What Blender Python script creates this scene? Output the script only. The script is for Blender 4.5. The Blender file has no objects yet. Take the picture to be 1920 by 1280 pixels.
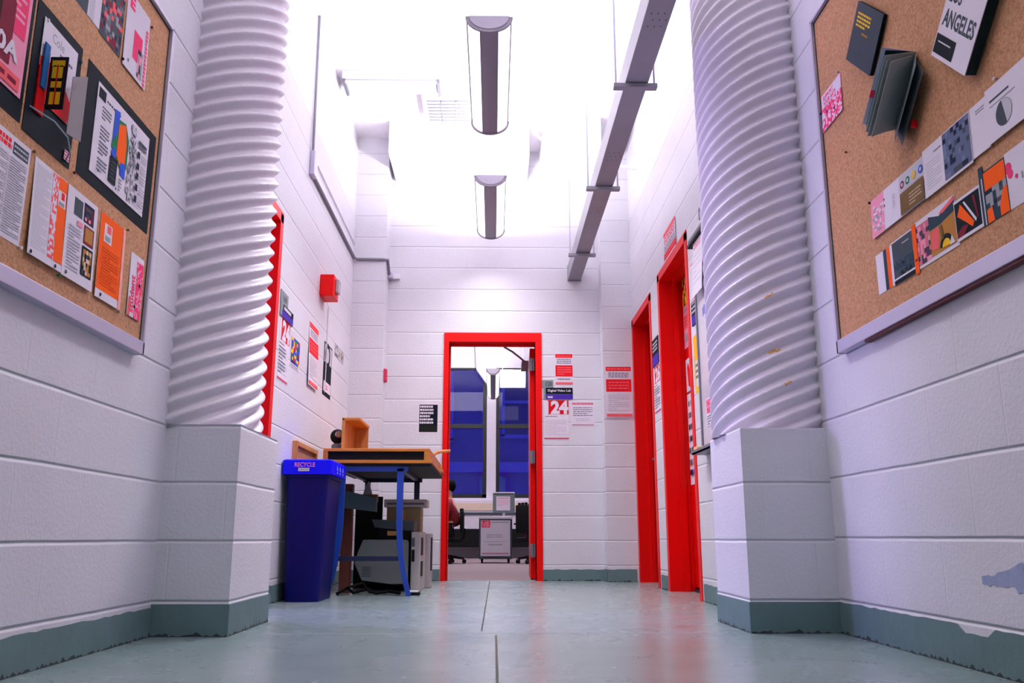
import bpy, bmesh, math, random
from mathutils import Vector, Matrix
random.seed(7)
PI = math.pi
scn = bpy.context.scene
COL = scn.collection

# ---------------------------------------------------------------- camera
H = 0.366
cam_d = bpy.data.cameras.new('camera'); cam = bpy.data.objects.new('camera', cam_d)
COL.objects.link(cam); scn.camera = cam
cam_d.sensor_width = 36.0; cam_d.lens = 36.0 * 1620 / 1920
cam_d.clip_start = 0.05; cam_d.clip_end = 200
cam.location = (0, 0, H)
cam.rotation_euler = (math.radians(90 + 12.731), 0, math.radians(-1.207))

# ---------------------------------------------------------------- world (dusk sky outside the windows)
w = bpy.data.worlds.new('world'); scn.world = w; w.use_nodes = True
bg = w.node_tree.nodes['Background']
bg.inputs[0].default_value = (0.04, 0.055, 1.0, 1); bg.inputs[1].default_value = 1.5

scn.view_settings.view_transform = 'Standard'
scn.view_settings.look = 'None'
scn.view_settings.gamma = 1
scn.view_settings.use_curve_mapping = False
scn.view_settings.exposure = -0.95

# ---------------------------------------------------------------- lamps of the place and an added fill
def area(name, loc, rot, sx, sy, power, col):
    d = bpy.data.lights.new(name, 'AREA'); d.shape = 'RECTANGLE'; d.size = sx; d.size_y = sy
    d.energy = power; d.color = col
    o = bpy.data.objects.new(name, d); COL.objects.link(o); o.location = loc; o.rotation_euler = rot
    return o
WARM = (0.975, 0.97, 1.0)
LAMPS = [(-0.035, 4.68), (-0.035, 6.74), (-0.035, 2.2)]          # pendant lamps along the corridor (the third is above the camera)
for lx, ly in LAMPS:
    k = 1.0 if ly < 3 else (0.85 if ly > 6 else 1.0)
    area('pendant_uplight', (lx, ly, 3.075), (PI, 0, 0), 0.16, 1.15, 112 * k, WARM)
    dl = area('pendant_downlight', (lx, ly, 2.93), (0, 0, 0), 0.22, 1.15, (34 if ly > 6 else 50) if ly > 3 else 14, WARM)
    dl.data.spread = math.radians(125)
area('room_uplight', (0.0, 13.25, 2.74), (PI, 0, 0), 0.2, 1.2, 480, (1, .95, 1))
area('room_downlight', (-0.6, 11.0, 3.6), (0, 0, 0), 1.6, 3.0, 150, (1, .93, 1))
area('side_room_window', (-3.1, 4.95, 1.5), (0, -PI/2, 0), 1.1, 0.40, 150, (0.50, 0.42, 1.0))
area('camera_side_fill', (0.0, -2.6, 1.9), (PI/2, 0, 0), 2.2, 1.6, 13, (0.50, 1.0, 0.92))  # added teal fill behind the camera, no window there; lifts the plinth fronts

# ================================================================ materials
def srgb(c):
    f = lambda v: v/12.92 if v <= 0.04045 else ((v+0.055)/1.055)**2.4
    return tuple(f(x/255.0) for x in c)
MATS = {}
def mat(name, rgb, rough=0.55, metal=0.0, noise=0.06, nscale=18.0, bump=0.0, bscale=60.0, spec=0.5, lin=False):
    if name in MATS: return MATS[name]
    m = bpy.data.materials.new(name); m.use_nodes = True; nt = m.node_tree; N = nt.nodes; L = nt.links
    b = N['Principled BSDF']; c = rgb if lin else srgb(rgb)
    b.inputs['Roughness'].default_value = rough; b.inputs['Metallic'].default_value = metal
    b.inputs['Specular IOR Level'].default_value = spec
    tc = N.new('ShaderNodeTexCoord'); no = N.new('ShaderNodeTexNoise')
    no.inputs['Scale'].default_value = nscale; no.inputs['Detail'].default_value = 3
    L.new(tc.outputs['Object'], no.inputs['Vector'])
    mx = N.new('ShaderNodeMix'); mx.data_type = 'RGBA'
    mx.inputs[6].default_value = tuple(x*(1-noise) for x in c) + (1,)
    mx.inputs[7].default_value = tuple(min(1, x*(1+noise)) for x in c) + (1,)
    L.new(no.outputs['Fac'], mx.inputs[0]); L.new(mx.outputs[2], b.inputs['Base Color'])
    if bump:
        n2 = N.new('ShaderNodeTexNoise'); n2.inputs['Scale'].default_value = bscale; n2.inputs['Detail'].default_value = 4
        L.new(tc.outputs['Object'], n2.inputs['Vector'])
        bp = N.new('ShaderNodeBump'); bp.inputs['Strength'].default_value = bump; bp.inputs['Distance'].default_value = 0.01
        L.new(n2.outputs['Fac'], bp.inputs['Height']); L.new(bp.outputs[0], b.inputs['Normal'])
    MATS[name] = m; return m
def emit(name, rgb, s):
    if name in MATS: return MATS[name]
    m = bpy.data.materials.new(name); m.use_nodes = True; b = m.node_tree.nodes['Principled BSDF']
    b.inputs['Base Color'].default_value = (.8, .8, .8, 1); b.inputs['Emission Color'].default_value = (*rgb, 1)
    b.inputs['Emission Strength'].default_value = s; MATS[name] = m; return m
def ink(r, g, b):
    return mat('print %d %d %d' % (r, g, b), (r, g, b), 0.75, noise=0.04, nscale=40, spec=.12)

WALLC = (220, 217, 226)
def block_mat(name, axis, pitch, z0, length, u0, joint=1.0, col=WALLC):
    """painted concrete block: horizontal joints every pitch from z0, vertical joints every length; axis is the wall's long axis"""
    m = bpy.data.materials.new(name); m.use_nodes = True; nt = m.node_tree; N = nt.nodes; L = nt.links
    b = N['Principled BSDF']; c = srgb(col)
    tc = N.new('ShaderNodeTexCoord'); sp = N.new('ShaderNodeSeparateXYZ'); L.new(tc.outputs['Object'], sp.inputs[0])
    def M(op, a, bb=None, cc=None):
        n = N.new('ShaderNodeMath'); n.operation = op
        for i, v in enumerate((a, bb, cc)):
            if v is None: continue
            if isinstance(v, (int, float)): n.inputs[i].default_value = v
            else: L.new(v, n.inputs[i])
        return n.outputs[0]
    wob = N.new('ShaderNodeTexNoise'); wob.inputs['Scale'].default_value = 2.2; L.new(tc.outputs['Object'], wob.inputs['Vector'])
    wv = M('MULTIPLY', M('SUBTRACT', wob.outputs['Fac'], 0.5), 0.008)
    row = M('DIVIDE', M('SUBTRACT', M('ADD', sp.outputs['Z'], wv), z0), pitch)
    dz = M('MULTIPLY', M('ABSOLUTE', M('SUBTRACT', M('FRACT', M('ADD', row, 0.5)), 0.5)), pitch)      # metres to the nearest joint
    uu = M('DIVIDE', M('SUBTRACT', sp.outputs[axis], u0), length)
    par = M('MULTIPLY', M('FLOORED_MODULO', M('FLOOR', row), 2.0), 0.5)
    du = M('MULTIPLY', M('ABSOLUTE', M('SUBTRACT', M('FRACT', M('ADD', M('ADD', uu, par), 0.5)), 0.5)), length)
    def groove(d, wdt):
        r = N.new('ShaderNodeMapRange'); r.interpolation_type = 'SMOOTHSTEP'
        L.new(d, r.inputs[0]); r.inputs[1].default_value = 0; r.inputs[2].default_value = wdt
        r.inputs[3].default_value = 0; r.inputs[4].default_value = 1; return r.outputs[0]
    gh = groove(dz, 0.009); gv = groove(du, 0.006)
    fine = N.new('ShaderNodeTexNoise'); fine.inputs['Scale'].default_value = 75; fine.inputs['Detail'].default_value = 5
    L.new(tc.outputs['Object'], fine.inputs['Vector'])
    vo = N.new('ShaderNodeTexVoronoi'); vo.inputs['Scale'].default_value = 46; L.new(tc.outputs['Object'], vo.inputs['Vector'])
    pit = groove(vo.outputs['Distance'], 0.16)
    h = M('ADD', M('ADD', M('MULTIPLY', gh, 0.0065*joint), M('MULTIPLY', gv, 0.0013*joint)), M('ADD', M('MULTIPLY', fine.outputs['Fac'], 0.0022), M('MULTIPLY', pit, 0.0010)))
    bp = N.new('ShaderNodeBump'); bp.inputs['Distance'].default_value = 1.0; bp.inputs['Strength'].default_value = 0.9
    L.new(h, bp.inputs['Height']); L.new(bp.outputs[0], b.inputs['Normal'])
    big = N.new('ShaderNodeTexNoise'); big.inputs['Scale'].default_value = 3.0; big.inputs['Detail'].default_value = 6
    L.new(tc.outputs['Object'], big.inputs['Vector'])
    cr = N.new('ShaderNodeMix'); cr.data_type = 'RGBA'
    cr.inputs[6].default_value = tuple(x*0.90 for x in c) + (1,); cr.inputs[7].default_value = tuple(min(1, x*1.05) for x in c) + (1,)
    L.new(big.outputs['Fac'], cr.inputs[0])
    jn = N.new('ShaderNodeMix'); jn.data_type = 'RGBA'; jn.inputs[6].default_value = tuple(x*0.84 for x in c) + (1,)
    L.new(groove(dz, 0.005), jn.inputs[0]); L.new(cr.outputs[2], jn.inputs[7])
    L.new(jn.outputs[2], b.inputs['Base Color'])
    b.inputs['Roughness'].default_value = 0.42
    return m

def floor_mat():
    m = bpy.data.materials.new('painted concrete floor'); m.use_nodes = True; nt = m.node_tree; N = nt.nodes; L = nt.links
    b = N['Principled BSDF']; tc = N.new('ShaderNodeTexCoord')
    mp = N.new('ShaderNodeMapping'); mp.inputs['Scale'].default_value = (1, 1, 1); L.new(tc.outputs['Object'], mp.inputs[0])
    n1 = N.new('ShaderNodeTexNoise'); n1.inputs['Scale'].default_value = 3.5; n1.inputs['Detail'].default_value = 7; L.new(mp.outputs[0], n1.inputs['Vector'])
    r = N.new('ShaderNodeValToRGB'); L.new(n1.outputs['Fac'], r.inputs[0])
    a = srgb((120, 138, 138)); c = srgb((134, 150, 150))
    r.color_ramp.elements[0].position = 0.25; r.color_ramp.elements[0].color = (*a, 1)
    r.color_ramp.elements[1].position = 0.8; r.color_ramp.elements[1].color = (*c, 1)
    n3 = N.new('ShaderNodeTexNoise'); n3.inputs['Scale'].default_value = 55; n3.inputs['Detail'].default_value = 2; L.new(mp.outputs[0], n3.inputs['Vector'])
    r3 = N.new('ShaderNodeValToRGB'); L.new(n3.outputs['Fac'], r3.inputs[0])
    r3.color_ramp.elements[0].position = 0.24; r3.color_ramp.elements[0].color = (.35, .38, .38, 1)
    r3.color_ramp.elements[1].position = 0.31; r3.color_ramp.elements[1].color = (1, 1, 1, 1)
    mm = N.new('ShaderNodeMix'); mm.data_type = 'RGBA'; mm.blend_type = 'MULTIPLY'; mm.inputs[0].default_value = 1
    L.new(r.outputs[0], mm.inputs[6]); L.new(r3.outputs[0], mm.inputs[7]); L.new(mm.outputs[2], b.inputs['Base Color'])
    n2 = N.new('ShaderNodeTexNoise'); n2.inputs['Scale'].default_value = 2.5; n2.inputs['Detail'].default_value = 6; L.new(mp.outputs[0], n2.inputs['Vector'])
    mr = N.new('ShaderNodeMapRange'); L.new(n2.outputs['Fac'], mr.inputs[0]); mr.inputs[1].default_value = .3; mr.inputs[2].default_value = .7
    mr.inputs[3].default_value = 0.25; mr.inputs[4].default_value = 0.29; L.new(mr.outputs[0], b.inputs['Roughness'])
    mp2 = N.new('ShaderNodeMapping'); mp2.inputs['Scale'].default_value = (2.0, 40, 1); L.new(tc.outputs['Object'], mp2.inputs[0])
    n4 = N.new('ShaderNodeTexNoise'); n4.inputs['Scale'].default_value = 6; n4.inputs['Detail'].default_value = 2; L.new(mp2.outputs[0], n4.inputs['Vector'])
    bp = N.new('ShaderNodeBump'); bp.inputs['Strength'].default_value = 0.03; bp.inputs['Distance'].default_value = 0.004
    L.new(n4.outputs['Fac'], bp.inputs['Height']); L.new(bp.outputs[0], b.inputs['Normal'])
    b.inputs['Coat Weight'].default_value = 0.15; b.inputs['Coat Roughness'].default_value = 0.2
    return m

def cork_mat():
    m = bpy.data.materials.new('cork'); m.use_nodes = True; nt = m.node_tree; N = nt.nodes; L = nt.links
    b = N['Principled BSDF']; tc = N.new('ShaderNodeTexCoord')
    n1 = N.new('ShaderNodeTexNoise'); n1.inputs['Scale'].default_value = 110; n1.inputs['Detail'].default_value = 6; n1.inputs['Roughness'].default_value = .7
    L.new(tc.outputs['Object'], n1.inputs['Vector'])
    r = N.new('ShaderNodeValToRGB'); L.new(n1.outputs['Fac'], r.inputs[0])
    r.color_ramp.elements[0].position = 0.30; r.color_ramp.elements[0].color = (*srgb((146, 98, 66)), 1)
    r.color_ramp.elements[1].position = 0.62; r.color_ramp.elements[1].color = (*srgb((204, 148, 108)), 1)
    L.new(r.outputs[0], b.inputs['Base Color']); b.inputs['Roughness'].default_value = 0.85
    bp = N.new('ShaderNodeBump'); bp.inputs['Strength'].default_value = 0.5; bp.inputs['Distance'].default_value = 0.004
    L.new(n1.outputs['Fac'], bp.inputs['Height']); L.new(bp.outputs[0], b.inputs['Normal'])
    return m

def wood_mat(name, ca, cb, axis=1):
    m = bpy.data.materials.new(name); m.use_nodes = True; nt = m.node_tree; N = nt.nodes; L = nt.links
    b = N['Principled BSDF']; tc = N.new('ShaderNodeTexCoord'); mp = N.new('ShaderNodeMapping')
    s = [14, 14, 14]; s[axis] = 1.2; mp.inputs['Scale'].default_value = s; L.new(tc.outputs['Object'], mp.inputs[0])
    n1 = N.new('ShaderNodeTexNoise'); n1.inputs['Scale'].default_value = 3; n1.inputs['Detail'].default_value = 6; L.new(mp.outputs[0], n1.inputs['Vector'])
    r = N.new('ShaderNodeValToRGB'); L.new(n1.outputs['Fac'], r.inputs[0])
    r.color_ramp.elements[0].position = .3; r.color_ramp.elements[0].color = (*srgb(ca), 1)
    r.color_ramp.elements[1].position = .7; r.color_ramp.elements[1].color = (*srgb(cb), 1)
    L.new(r.outputs[0], b.inputs['Base Color']); b.inputs['Roughness'].default_value = .45
    return m

M_FLOOR = floor_mat(); M_CORK = cork_mat()
M_BASE = mat('grey green base paint', (92, 118, 120), 0.6, noise=0.18, nscale=9, bump=.25, bscale=30)
M_RED = mat('red door paint', (226, 1, 2), 0.42, spec=.2, noise=0.06, nscale=4)
M_CEIL = mat('white ceiling paint', (236, 230, 238), 0.7)
M_ALU = mat('brushed aluminium frame', (196, 190, 214), 0.38, 0.35, noise=.03)
M_STEEL = mat('grey galvanised steel', (120, 118, 130), 0.45, 0.3, noise=.1)
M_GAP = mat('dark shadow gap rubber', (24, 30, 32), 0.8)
M_COLUMN = mat('white gloss painted corrugated steel', (226, 216, 228), 0.36, noise=.03, bump=.12, bscale=25)
M_WOOD = wood_mat('honey oak', (176, 100, 30), (206, 130, 48), 0)
M_WOODV = wood_mat('honey oak upright', (176, 104, 44), (214, 142, 72), 2)
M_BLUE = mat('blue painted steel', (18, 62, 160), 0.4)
M_DBLUE = mat('blue steel darkened for shade', (14, 24, 60), 0.4)  # leg blue darkened by colour for the shaded rear legs, rails and stretchers
M_BLACK = mat('black plastic', (9, 10, 13), 0.6, spec=.2)
M_BIN = mat('dark blue bin plastic', (2, 1, 92), 0.45, spec=.2, noise=.08, nscale=3)
M_LID = mat('bright blue lid plastic', (6, 4, 250), 0.45, spec=.2)
M_WHITE = mat('white satin paint', (230, 224, 236), 0.5)
M_PAPER = mat('white paper', (226, 216, 230), 0.6, noise=.03)

# ================================================================ mesh helpers
class MB:
    def __init__(s): s.v = []; s.f = []; s.mi = []; s.mats = []
    def m(s, mt):
        if mt not in s.mats: s.mats.append(mt)
        return s.mats.index(mt)
    def face(s, pts, mt):
        i = len(s.v); s.v += [tuple(p) for p in pts]; s.f.append(tuple(range(i, i+len(pts)))); s.mi.append(s.m(mt))
    def hexa(s, p, mt):              # 8 points: bottom ring 0-3, top ring 4-7
        i = len(s.v); s.v += [tuple(q) for q in p]; k = s.m(mt)
        for f in ((3, 2, 1, 0), (4, 5, 6, 7), (0, 1, 5, 4), (1, 2, 6, 5), (2, 3, 7, 6), (3, 0, 4, 7)):
            s.f.append(tuple(i+a for a in f)); s.mi.append(k)
    def box(s, a, b, mt, bev=0.0):
        x0, x1 = sorted((a[0], b[0])); y0, y1 = sorted((a[1], b[1])); z0, z1 = sorted((a[2], b[2]))
        if bev <= 0:
            s.hexa([(x0,y0,z0),(x1,y0,z0),(x1,y1,z0),(x0,y1,z0),(x0,y0,z1),(x1,y0,z1),(x1,y1,z1),(x0,y1,z1)], mt); return
        bm = bmesh.new(); bmesh.ops.create_cube(bm, size=1)
        for v in bm.verts: v.co = Vector(((x0+x1)/2+v.co.x*(x1-x0), (y0+y1)/2+v.co.y*(y1-y0), (z0+z1)/2+v.co.z*(z1-z0)))
        bmesh.ops.bevel(bm, geom=bm.edges[:], offset=bev, segments=2, affect='EDGES', profile=.5)
        s.add_bm(bm, mt)
    def add_bm(s, bm, mt):
        bm.verts.ensure_lookup_table(); i = len(s.v); k = s.m(mt)
        for n, v in enumerate(bm.verts): v.index = n; s.v.append(tuple(v.co))
        for f in bm.faces: s.f.append(tuple(i+v.index for v in f.verts)); s.mi.append(k)
        bm.free()
    def cyl(s, p0, p1, r, mt, n=16, r2=None, cap=True):
        p0 = Vector(p0); p1 = Vector(p1); r2 = r if r2 is None else r2
        d = (p1-p0).normalized(); a = d.orthogonal().normalized(); b = d.cross(a); i = len(s.v); k = s.m(mt)
        for p, rr in ((p0, r), (p1, r2)):
            for j in range(n):
                t = 2*PI*j/n; s.v.append(tuple(p+(a*math.cos(t)+b*math.sin(t))*rr))
        for j in range(n):
            q = (j+1) % n; s.f.append((i+j, i+q, i+n+q, i+n+j)); s.mi.append(k)
        if cap:
            s.f.append(tuple(i+j for j in reversed(range(n)))); s.mi.append(k)
            s.f.append(tuple(i+n+j for j in range(n))); s.mi.append(k)
    def tube(s, path, r, mt, n=10, sy=None):
        """swept round (or sy: flat) section along a path of points"""
        P = [Vector(p) for p in path]; i0 = len(s.v); k = s.m(mt); prev = None
        for q, p in enumerate(P):
            d = (P[min(q+1, len(P)-1)]-P[max(q-1, 0)]).normalized()
            a = d.orthogonal().normalized() if prev is None else (prev-d*prev.dot(d)).normalized(); prev = a; b = d.cross(a)
            for j in range(n):
                t = 2*PI*j/n; s.v.append(tuple(p+a*math.cos(t)*r+b*math.sin(t)*r))
        for q in range(len(P)-1):
            for j in range(n):
                jj = (j+1) % n; s.f.append((i0+q*n+j, i0+q*n+jj, i0+(q+1)*n+jj, i0+(q+1)*n+j)); s.mi.append(k)
        s.f.append(tuple(i0+j for j in reversed(range(n)))); s.mi.append(k)
        e = i0+(len(P)-1)*n; s.f.append(tuple(e+j for j in range(n))); s.mi.append(k)
    def prism(s, pts, h, mt):        # polygon pts (3-D) extruded by vector h
        h = Vector(h); n = len(pts); i = len(s.v); k = s.m(mt)
        s.v += [tuple(p) for p in pts] + [tuple(Vector(p)+h) for p in pts]
        s.f.append(tuple(i+j for j in reversed(range(n)))); s.mi.append(k)
        s.f.append(tuple(i+n+j for j in range(n))); s.mi.append(k)
        for j in range(n):
            q = (j+1) % n; s.f.append((i+j, i+q, i+n+q, i+n+j)); s.mi.append(k)
    def lathe(s, prof, c, mt, n=24):  # profile (r,z) about vertical axis at c
        i = len(s.v); k = s.m(mt)
        for r, z in prof:
            for j in range(n):
                t = 2*PI*j/n; s.v.append((c[0]+r*math.cos(t), c[1]+r*math.sin(t), c[2]+z))
        for q in range(len(prof)-1):
            for j in range(n):
                jj = (j+1) % n; s.f.append((i+q*n+j, i+q*n+jj, i+(q+1)*n+jj, i+(q+1)*n+j)); s.mi.append(k)
        s.f.append(tuple(i+j for j in reversed(range(n)))); s.mi.append(k)
        e = i+(len(prof)-1)*n; s.f.append(tuple(e+j for j in range(n))); s.mi.append(k)
    def build(s, name, parent=None, smooth=False, fix=True):
        me = bpy.data.meshes.new(name)
        off = parent.matrix_basis.translation.copy() if parent is not None and parent.parent is None else Vector((0, 0, 0))
        if parent is not None and parent.parent is not None:
            off = parent.parent.matrix_basis.translation + parent.matrix_basis.translation
        me.from_pydata([tuple(Vector(v)-off) for v in s.v], [], s.f)
        for mt in s.mats: me.materials.append(mt)
        for p, k in zip(me.polygons, s.mi): p.material_index = k; p.use_smooth = smooth
        if fix:
            bm = bmesh.new(); bm.from_mesh(me); bmesh.ops.recalc_face_normals(bm, faces=bm.faces); bm.to_mesh(me); bm.free()
        if smooth:
            try: me.set_sharp_from_angle(angle=math.radians(35))
            except Exception: pass
        o = bpy.data.objects.new(name, me); COL.objects.link(o)
        if parent is not None: o.parent = parent
        return o
def tag(o, label=None, cat=None, group=None, kind=None):
    if label: o['label'] = label
    if cat: o['category'] = cat
    if group: o['group'] = group
    if kind: o['kind'] = kind
    return o
def thing(name, label, cat, loc=(0, 0, 0), group=None):
    o = bpy.data.objects.new(name, None); COL.objects.link(o); o.location = loc; o.empty_display_size = .05
    return tag(o, label, cat, group)
def struct(name, mb, **k): return tag(mb.build(name, **k), kind='structure')
def solo(mb, name, label, cat, group=None, **k): return tag(mb.build(name, **k), label, cat, group)

_tc = {}
def text_mesh(body, bold=0.0):
    key = (body, bold)
    if key in _tc: return _tc[key]
    cu = bpy.data.curves.new('t', 'FONT'); cu.body = body; cu.resolution_u = 2; cu.offset = bold
    ob = bpy.data.objects.new('t', cu); me = ob.to_mesh()
    v = [tuple(q.co) for q in me.vertices]; f = [tuple(p.vertices) for p in me.polygons]
    ob.to_mesh_clear(); bpy.data.objects.remove(ob); bpy.data.curves.remove(cu)
    xs = [q[0] for q in v]; ys = [q[1] for q in v]
    x0, x1, y0, y1 = min(xs), max(xs), min(ys), max(ys)
    v = [((q[0]-x0)/(x1-x0), (q[1]-y0)/(y1-y0)) for q in v]
    _tc[key] = (v, f); return _tc[key]

class Sheet:
    """a printed sheet: origin at its lower left corner, U to the right, V up, N out of the wall"""
    def __init__(s, O, U, V, N, w, h, base, th=0.0012, tilt=0.0, rot=0.0):
        s.O = Vector(O); U = Vector(U); V = Vector(V); N = Vector(N); s.w = w; s.h = h; s.th = th
        if rot:
            c, q = math.cos(rot), math.sin(rot); U, V = U*c+V*q, V*c-U*q
        s.U, s.V, s.N, s.tilt = U, V, N, tilt
        s.mb = MB(); s.lay = 0
        s.mb.hexa([s.P(0, 0, -th), s.P(1, 0, -th), s.P(1, 1, -th), s.P(0, 1, -th), s.P(0, 0), s.P(1, 0), s.P(1, 1), s.P(0, 1)], base)
    def P(s, u, v, d=0.0):
        return s.O + s.U*(u*s.w) + s.V*(v*s.h) + s.N*(s.th + d + s.tilt*(1-v))
    def nx(s): s.lay += 1; return 0.00025*s.lay
    def rect(s, u0, v0, u1, v1, mt):
        d = s.nx(); s.mb.face([s.P(u0, v0, d), s.P(u1, v0, d), s.P(u1, v1, d), s.P(u0, v1, d)], mt); return s
    def poly(s, pts, mt):
        d = s.nx(); s.mb.face([s.P(u, v, d) for u, v in pts], mt); return s
    def disc(s, u, v, r, mt, a0=0, a1=2*PI, n=24):
        d = s.nx(); k = s.w/s.h
        s.mb.face([s.P(u+r*math.cos(a0+(a1-a0)*i/n), v+r*k*math.sin(a0+(a1-a0)*i/n), d) for i in range(n)], mt); return s
    def ring(s, u, v, r, mt, back):
        s.disc(u, v, r, mt); s.disc(u, v, r*.5, back); return s
    def text(s, body, u0, v0, u1, v1, mt, bold=0.02, vert=0):
        vs, fs = text_mesh(body, bold); d = s.nx(); i = len(s.mb.v); k = s.mb.m(mt)
        for x, y in vs:
            if vert: x, y = 1-y, x
            s.mb.v.append(tuple(s.P(u0+(u1-u0)*x, v0+(v1-v0)*y, d)))
        for f in fs: s.mb.f.append(tuple(i+j for j in f)); s.mb.mi.append(k)
        return s
    def lines(s, u0, v0, u1, v1, n, mt, fill=.45, seed=1, words=True):
        """rows of illegible small print"""
        R = random.Random(seed); d = s.nx(); st = (v1-v0)/n
        for i in range(n):
            v = v1-(i+.75)*st; u = u0; end = u1 if i % 4 != 3 else u0+(u1-u0)*R.uniform(.4, .8)
            while u < end-.01:
                q = min(end, u+(u1-u0)*(R.uniform(.07, .2) if words else 1))
                s.mb.face([s.P(u, v, d), s.P(q, v, d), s.P(q, v+st*fill, d), s.P(u, v+st*fill, d)], mt); u = q+(u1-u0)*.03
        return s
    def cells(s, u0, v0, u1, v1, nu, nv, mats, seed=1, p=1.0):
        R = random.Random(seed); d = s.nx()
        for a in range(nu):
            for b in range(nv):
                if R.random() > p: continue
                x0 = u0+(u1-u0)*a/nu; x1 = u0+(u1-u0)*(a+1)/nu; y0 = v0+(v1-v0)*b/nv; y1 = v0+(v1-v0)*(b+1)/nv
                s.mb.face([s.P(x0, y0, d), s.P(x1, y0, d), s.P(x1, y1, d), s.P(x0, y1, d)], R.choice(mats))
        return s
    def done(s, name, label, cat, group=None): return tag(s.mb.build(name, fix=False), label, cat, group)
    def part(s, name, parent): return s.mb.build(name, parent, fix=False)

XL, XR, XLF, XRF, YB = -1.29, 1.36, -1.25, 1.22, 7.60     # wall planes
ZC = 3.93
CL, CR = XL+0.022, XR-0.022                                # cork faces
def LB(y0, y1, z0, z1, base, off=0.0, **k): return Sheet((CL+off, y0, z0), (0, 1, 0), (0, 0, 1), (1, 0, 0), y1-y0, z1-z0, base, **k)
KR = CR/1.375
def RB(y0, y1, z0, z1, base, off=0.0, **k):                # y0 far edge, y1 near edge
    y0 *= KR; y1 *= KR; z0 = H+(z0-H)*KR; z1 = H+(z1-H)*KR
    return Sheet((CR-off, y0, z0), (0, -1, 0), (0, 0, 1), (-1, 0, 0), y0-y1, z1-z0, base, **k)
def LF(y0, y1, z0, z1, base, off=0.0, **k): return Sheet((XLF+off, y0, z0), (0, 1, 0), (0, 0, 1), (1, 0, 0), y1-y0, z1-z0, base, **k)
def RF(y0, y1, z0, z1, base, off=0.0, x=None, **k): return Sheet(((x or XRF)-off, y0, z0), (0, -1, 0), (0, 0, 1), (-1, 0, 0), y0-y1, z1-z0, base, **k)
def BK(x0, x1, z0, z1, base, off=0.0, y=None, **k): return Sheet((x0, (y or YB)-off, z0), (1, 0, 0), (0, 0, 1), (0, -1, 0), x1-x0, z1-z0, base, **k)

# ================================================================ the shell
B_L = block_mat('painted block left', 'Y', .2215, .3485, .4064, 2.37)
B_R = block_mat('painted block right', 'Y', .2330, .3600, .4064, 2.87)
B_LF = block_mat('painted block left far', 'Y', .2140, .3450, .4064, 0.1, joint=.5)
B_RF = block_mat('painted block right far', 'Y', .2140, .3450, .4064, 0.25, joint=.5)
B_BK = block_mat('painted block back', 'X', .2030, .3330, .4064, 0.55, joint=.5)
B_PED = block_mat('painted block pier', 'X', .2215, .3485, .4064, -1.11)
B_PED2 = block_mat('painted block pier right', 'X', .2265, .3500, .4064, 1.11)

m = MB(); m.box((-5, -3.2, -.12), (5, YB+.16, 0), M_FLOOR); struct('floor', m)
m = MB(); m.box((-5, -3.2, ZC), (5, YB+.2, ZC+.1), M_CEIL); struct('ceiling', m)
m = MB(); m.box((XL-.25, -3.0, 0), (XL, 3.95, ZC), B_L); struct('wall_left', m)
# far left wall with the doorway y 3.98..4.80
m = MB()
m.box((XLF-.22, 4.80, 0), (XLF, YB, ZC), B_LF)
m.box((XLF-.22, 3.95, 2.19), (XLF, 4.80, ZC), B_LF)
struct('wall_left_far', m)
wr = MB(); wr.box((XR, -3.0, 0), (XR+.3, 4.0, ZC), B_R); wall_right = struct('wall_right', wr)
D1 = (5.20, 6.17); D2 = (6.50, 7.40)                       # openings of the two side doors
m = MB(); X2 = XR+.3
m.box((XRF, 4.0, 0), (X2, D1[0], ZC), B_RF); m.box((XRF, D1[1], 0), (X2, D2[0], ZC), B_RF)
m.box((XRF, D2[1], 0), (X2, YB, ZC), B_RF)
m.box((XRF, D1[0], 2.26), (X2, D1[1], ZC), B_RF); m.box((XRF, D2[0], 2.22), (X2, D2[1], ZC), B_RF)
struct('wall_right_far', m)
DB = (-0.405, 0.370, 2.09)                                 # back doorway
m = MB()
m.box((-5, YB, 0), (DB[0], YB+.16, ZC), B_BK); m.box((DB[1], YB, 0), (5, YB+.16, ZC), B_BK); m.box((DB[0], YB, DB[2]), (DB[1], YB+.16, ZC), B_BK)
struct('wall_back', m)
m = MB(); m.box((XLF, 7.35, 0), (-.965, YB, ZC), B_BK); struct('wall_pier_left', m)
m = MB(); m.box((.955, 7.42, 0), (XRF, YB, ZC), B_BK); struct('wall_pier_right', m)
m = MB(); m.box((-5, -3.2, 0), (5, -3.0, ZC), B_BK); struct('wall_behind', m)
# side room seen through nothing but lit from its window: plain walls
m = MB(); m.box((-3.4, 3.0, 0), (-3.3, 6.2, ZC), M_WHITE); m.box((-3.3, 6.1, 0), (XLF-.22, 6.2, ZC), M_WHITE); m.box((-3.3, 3.0, 0), (XL-.25, 3.1, ZC), M_WHITE)
struct('wall_side_room', m)

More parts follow.
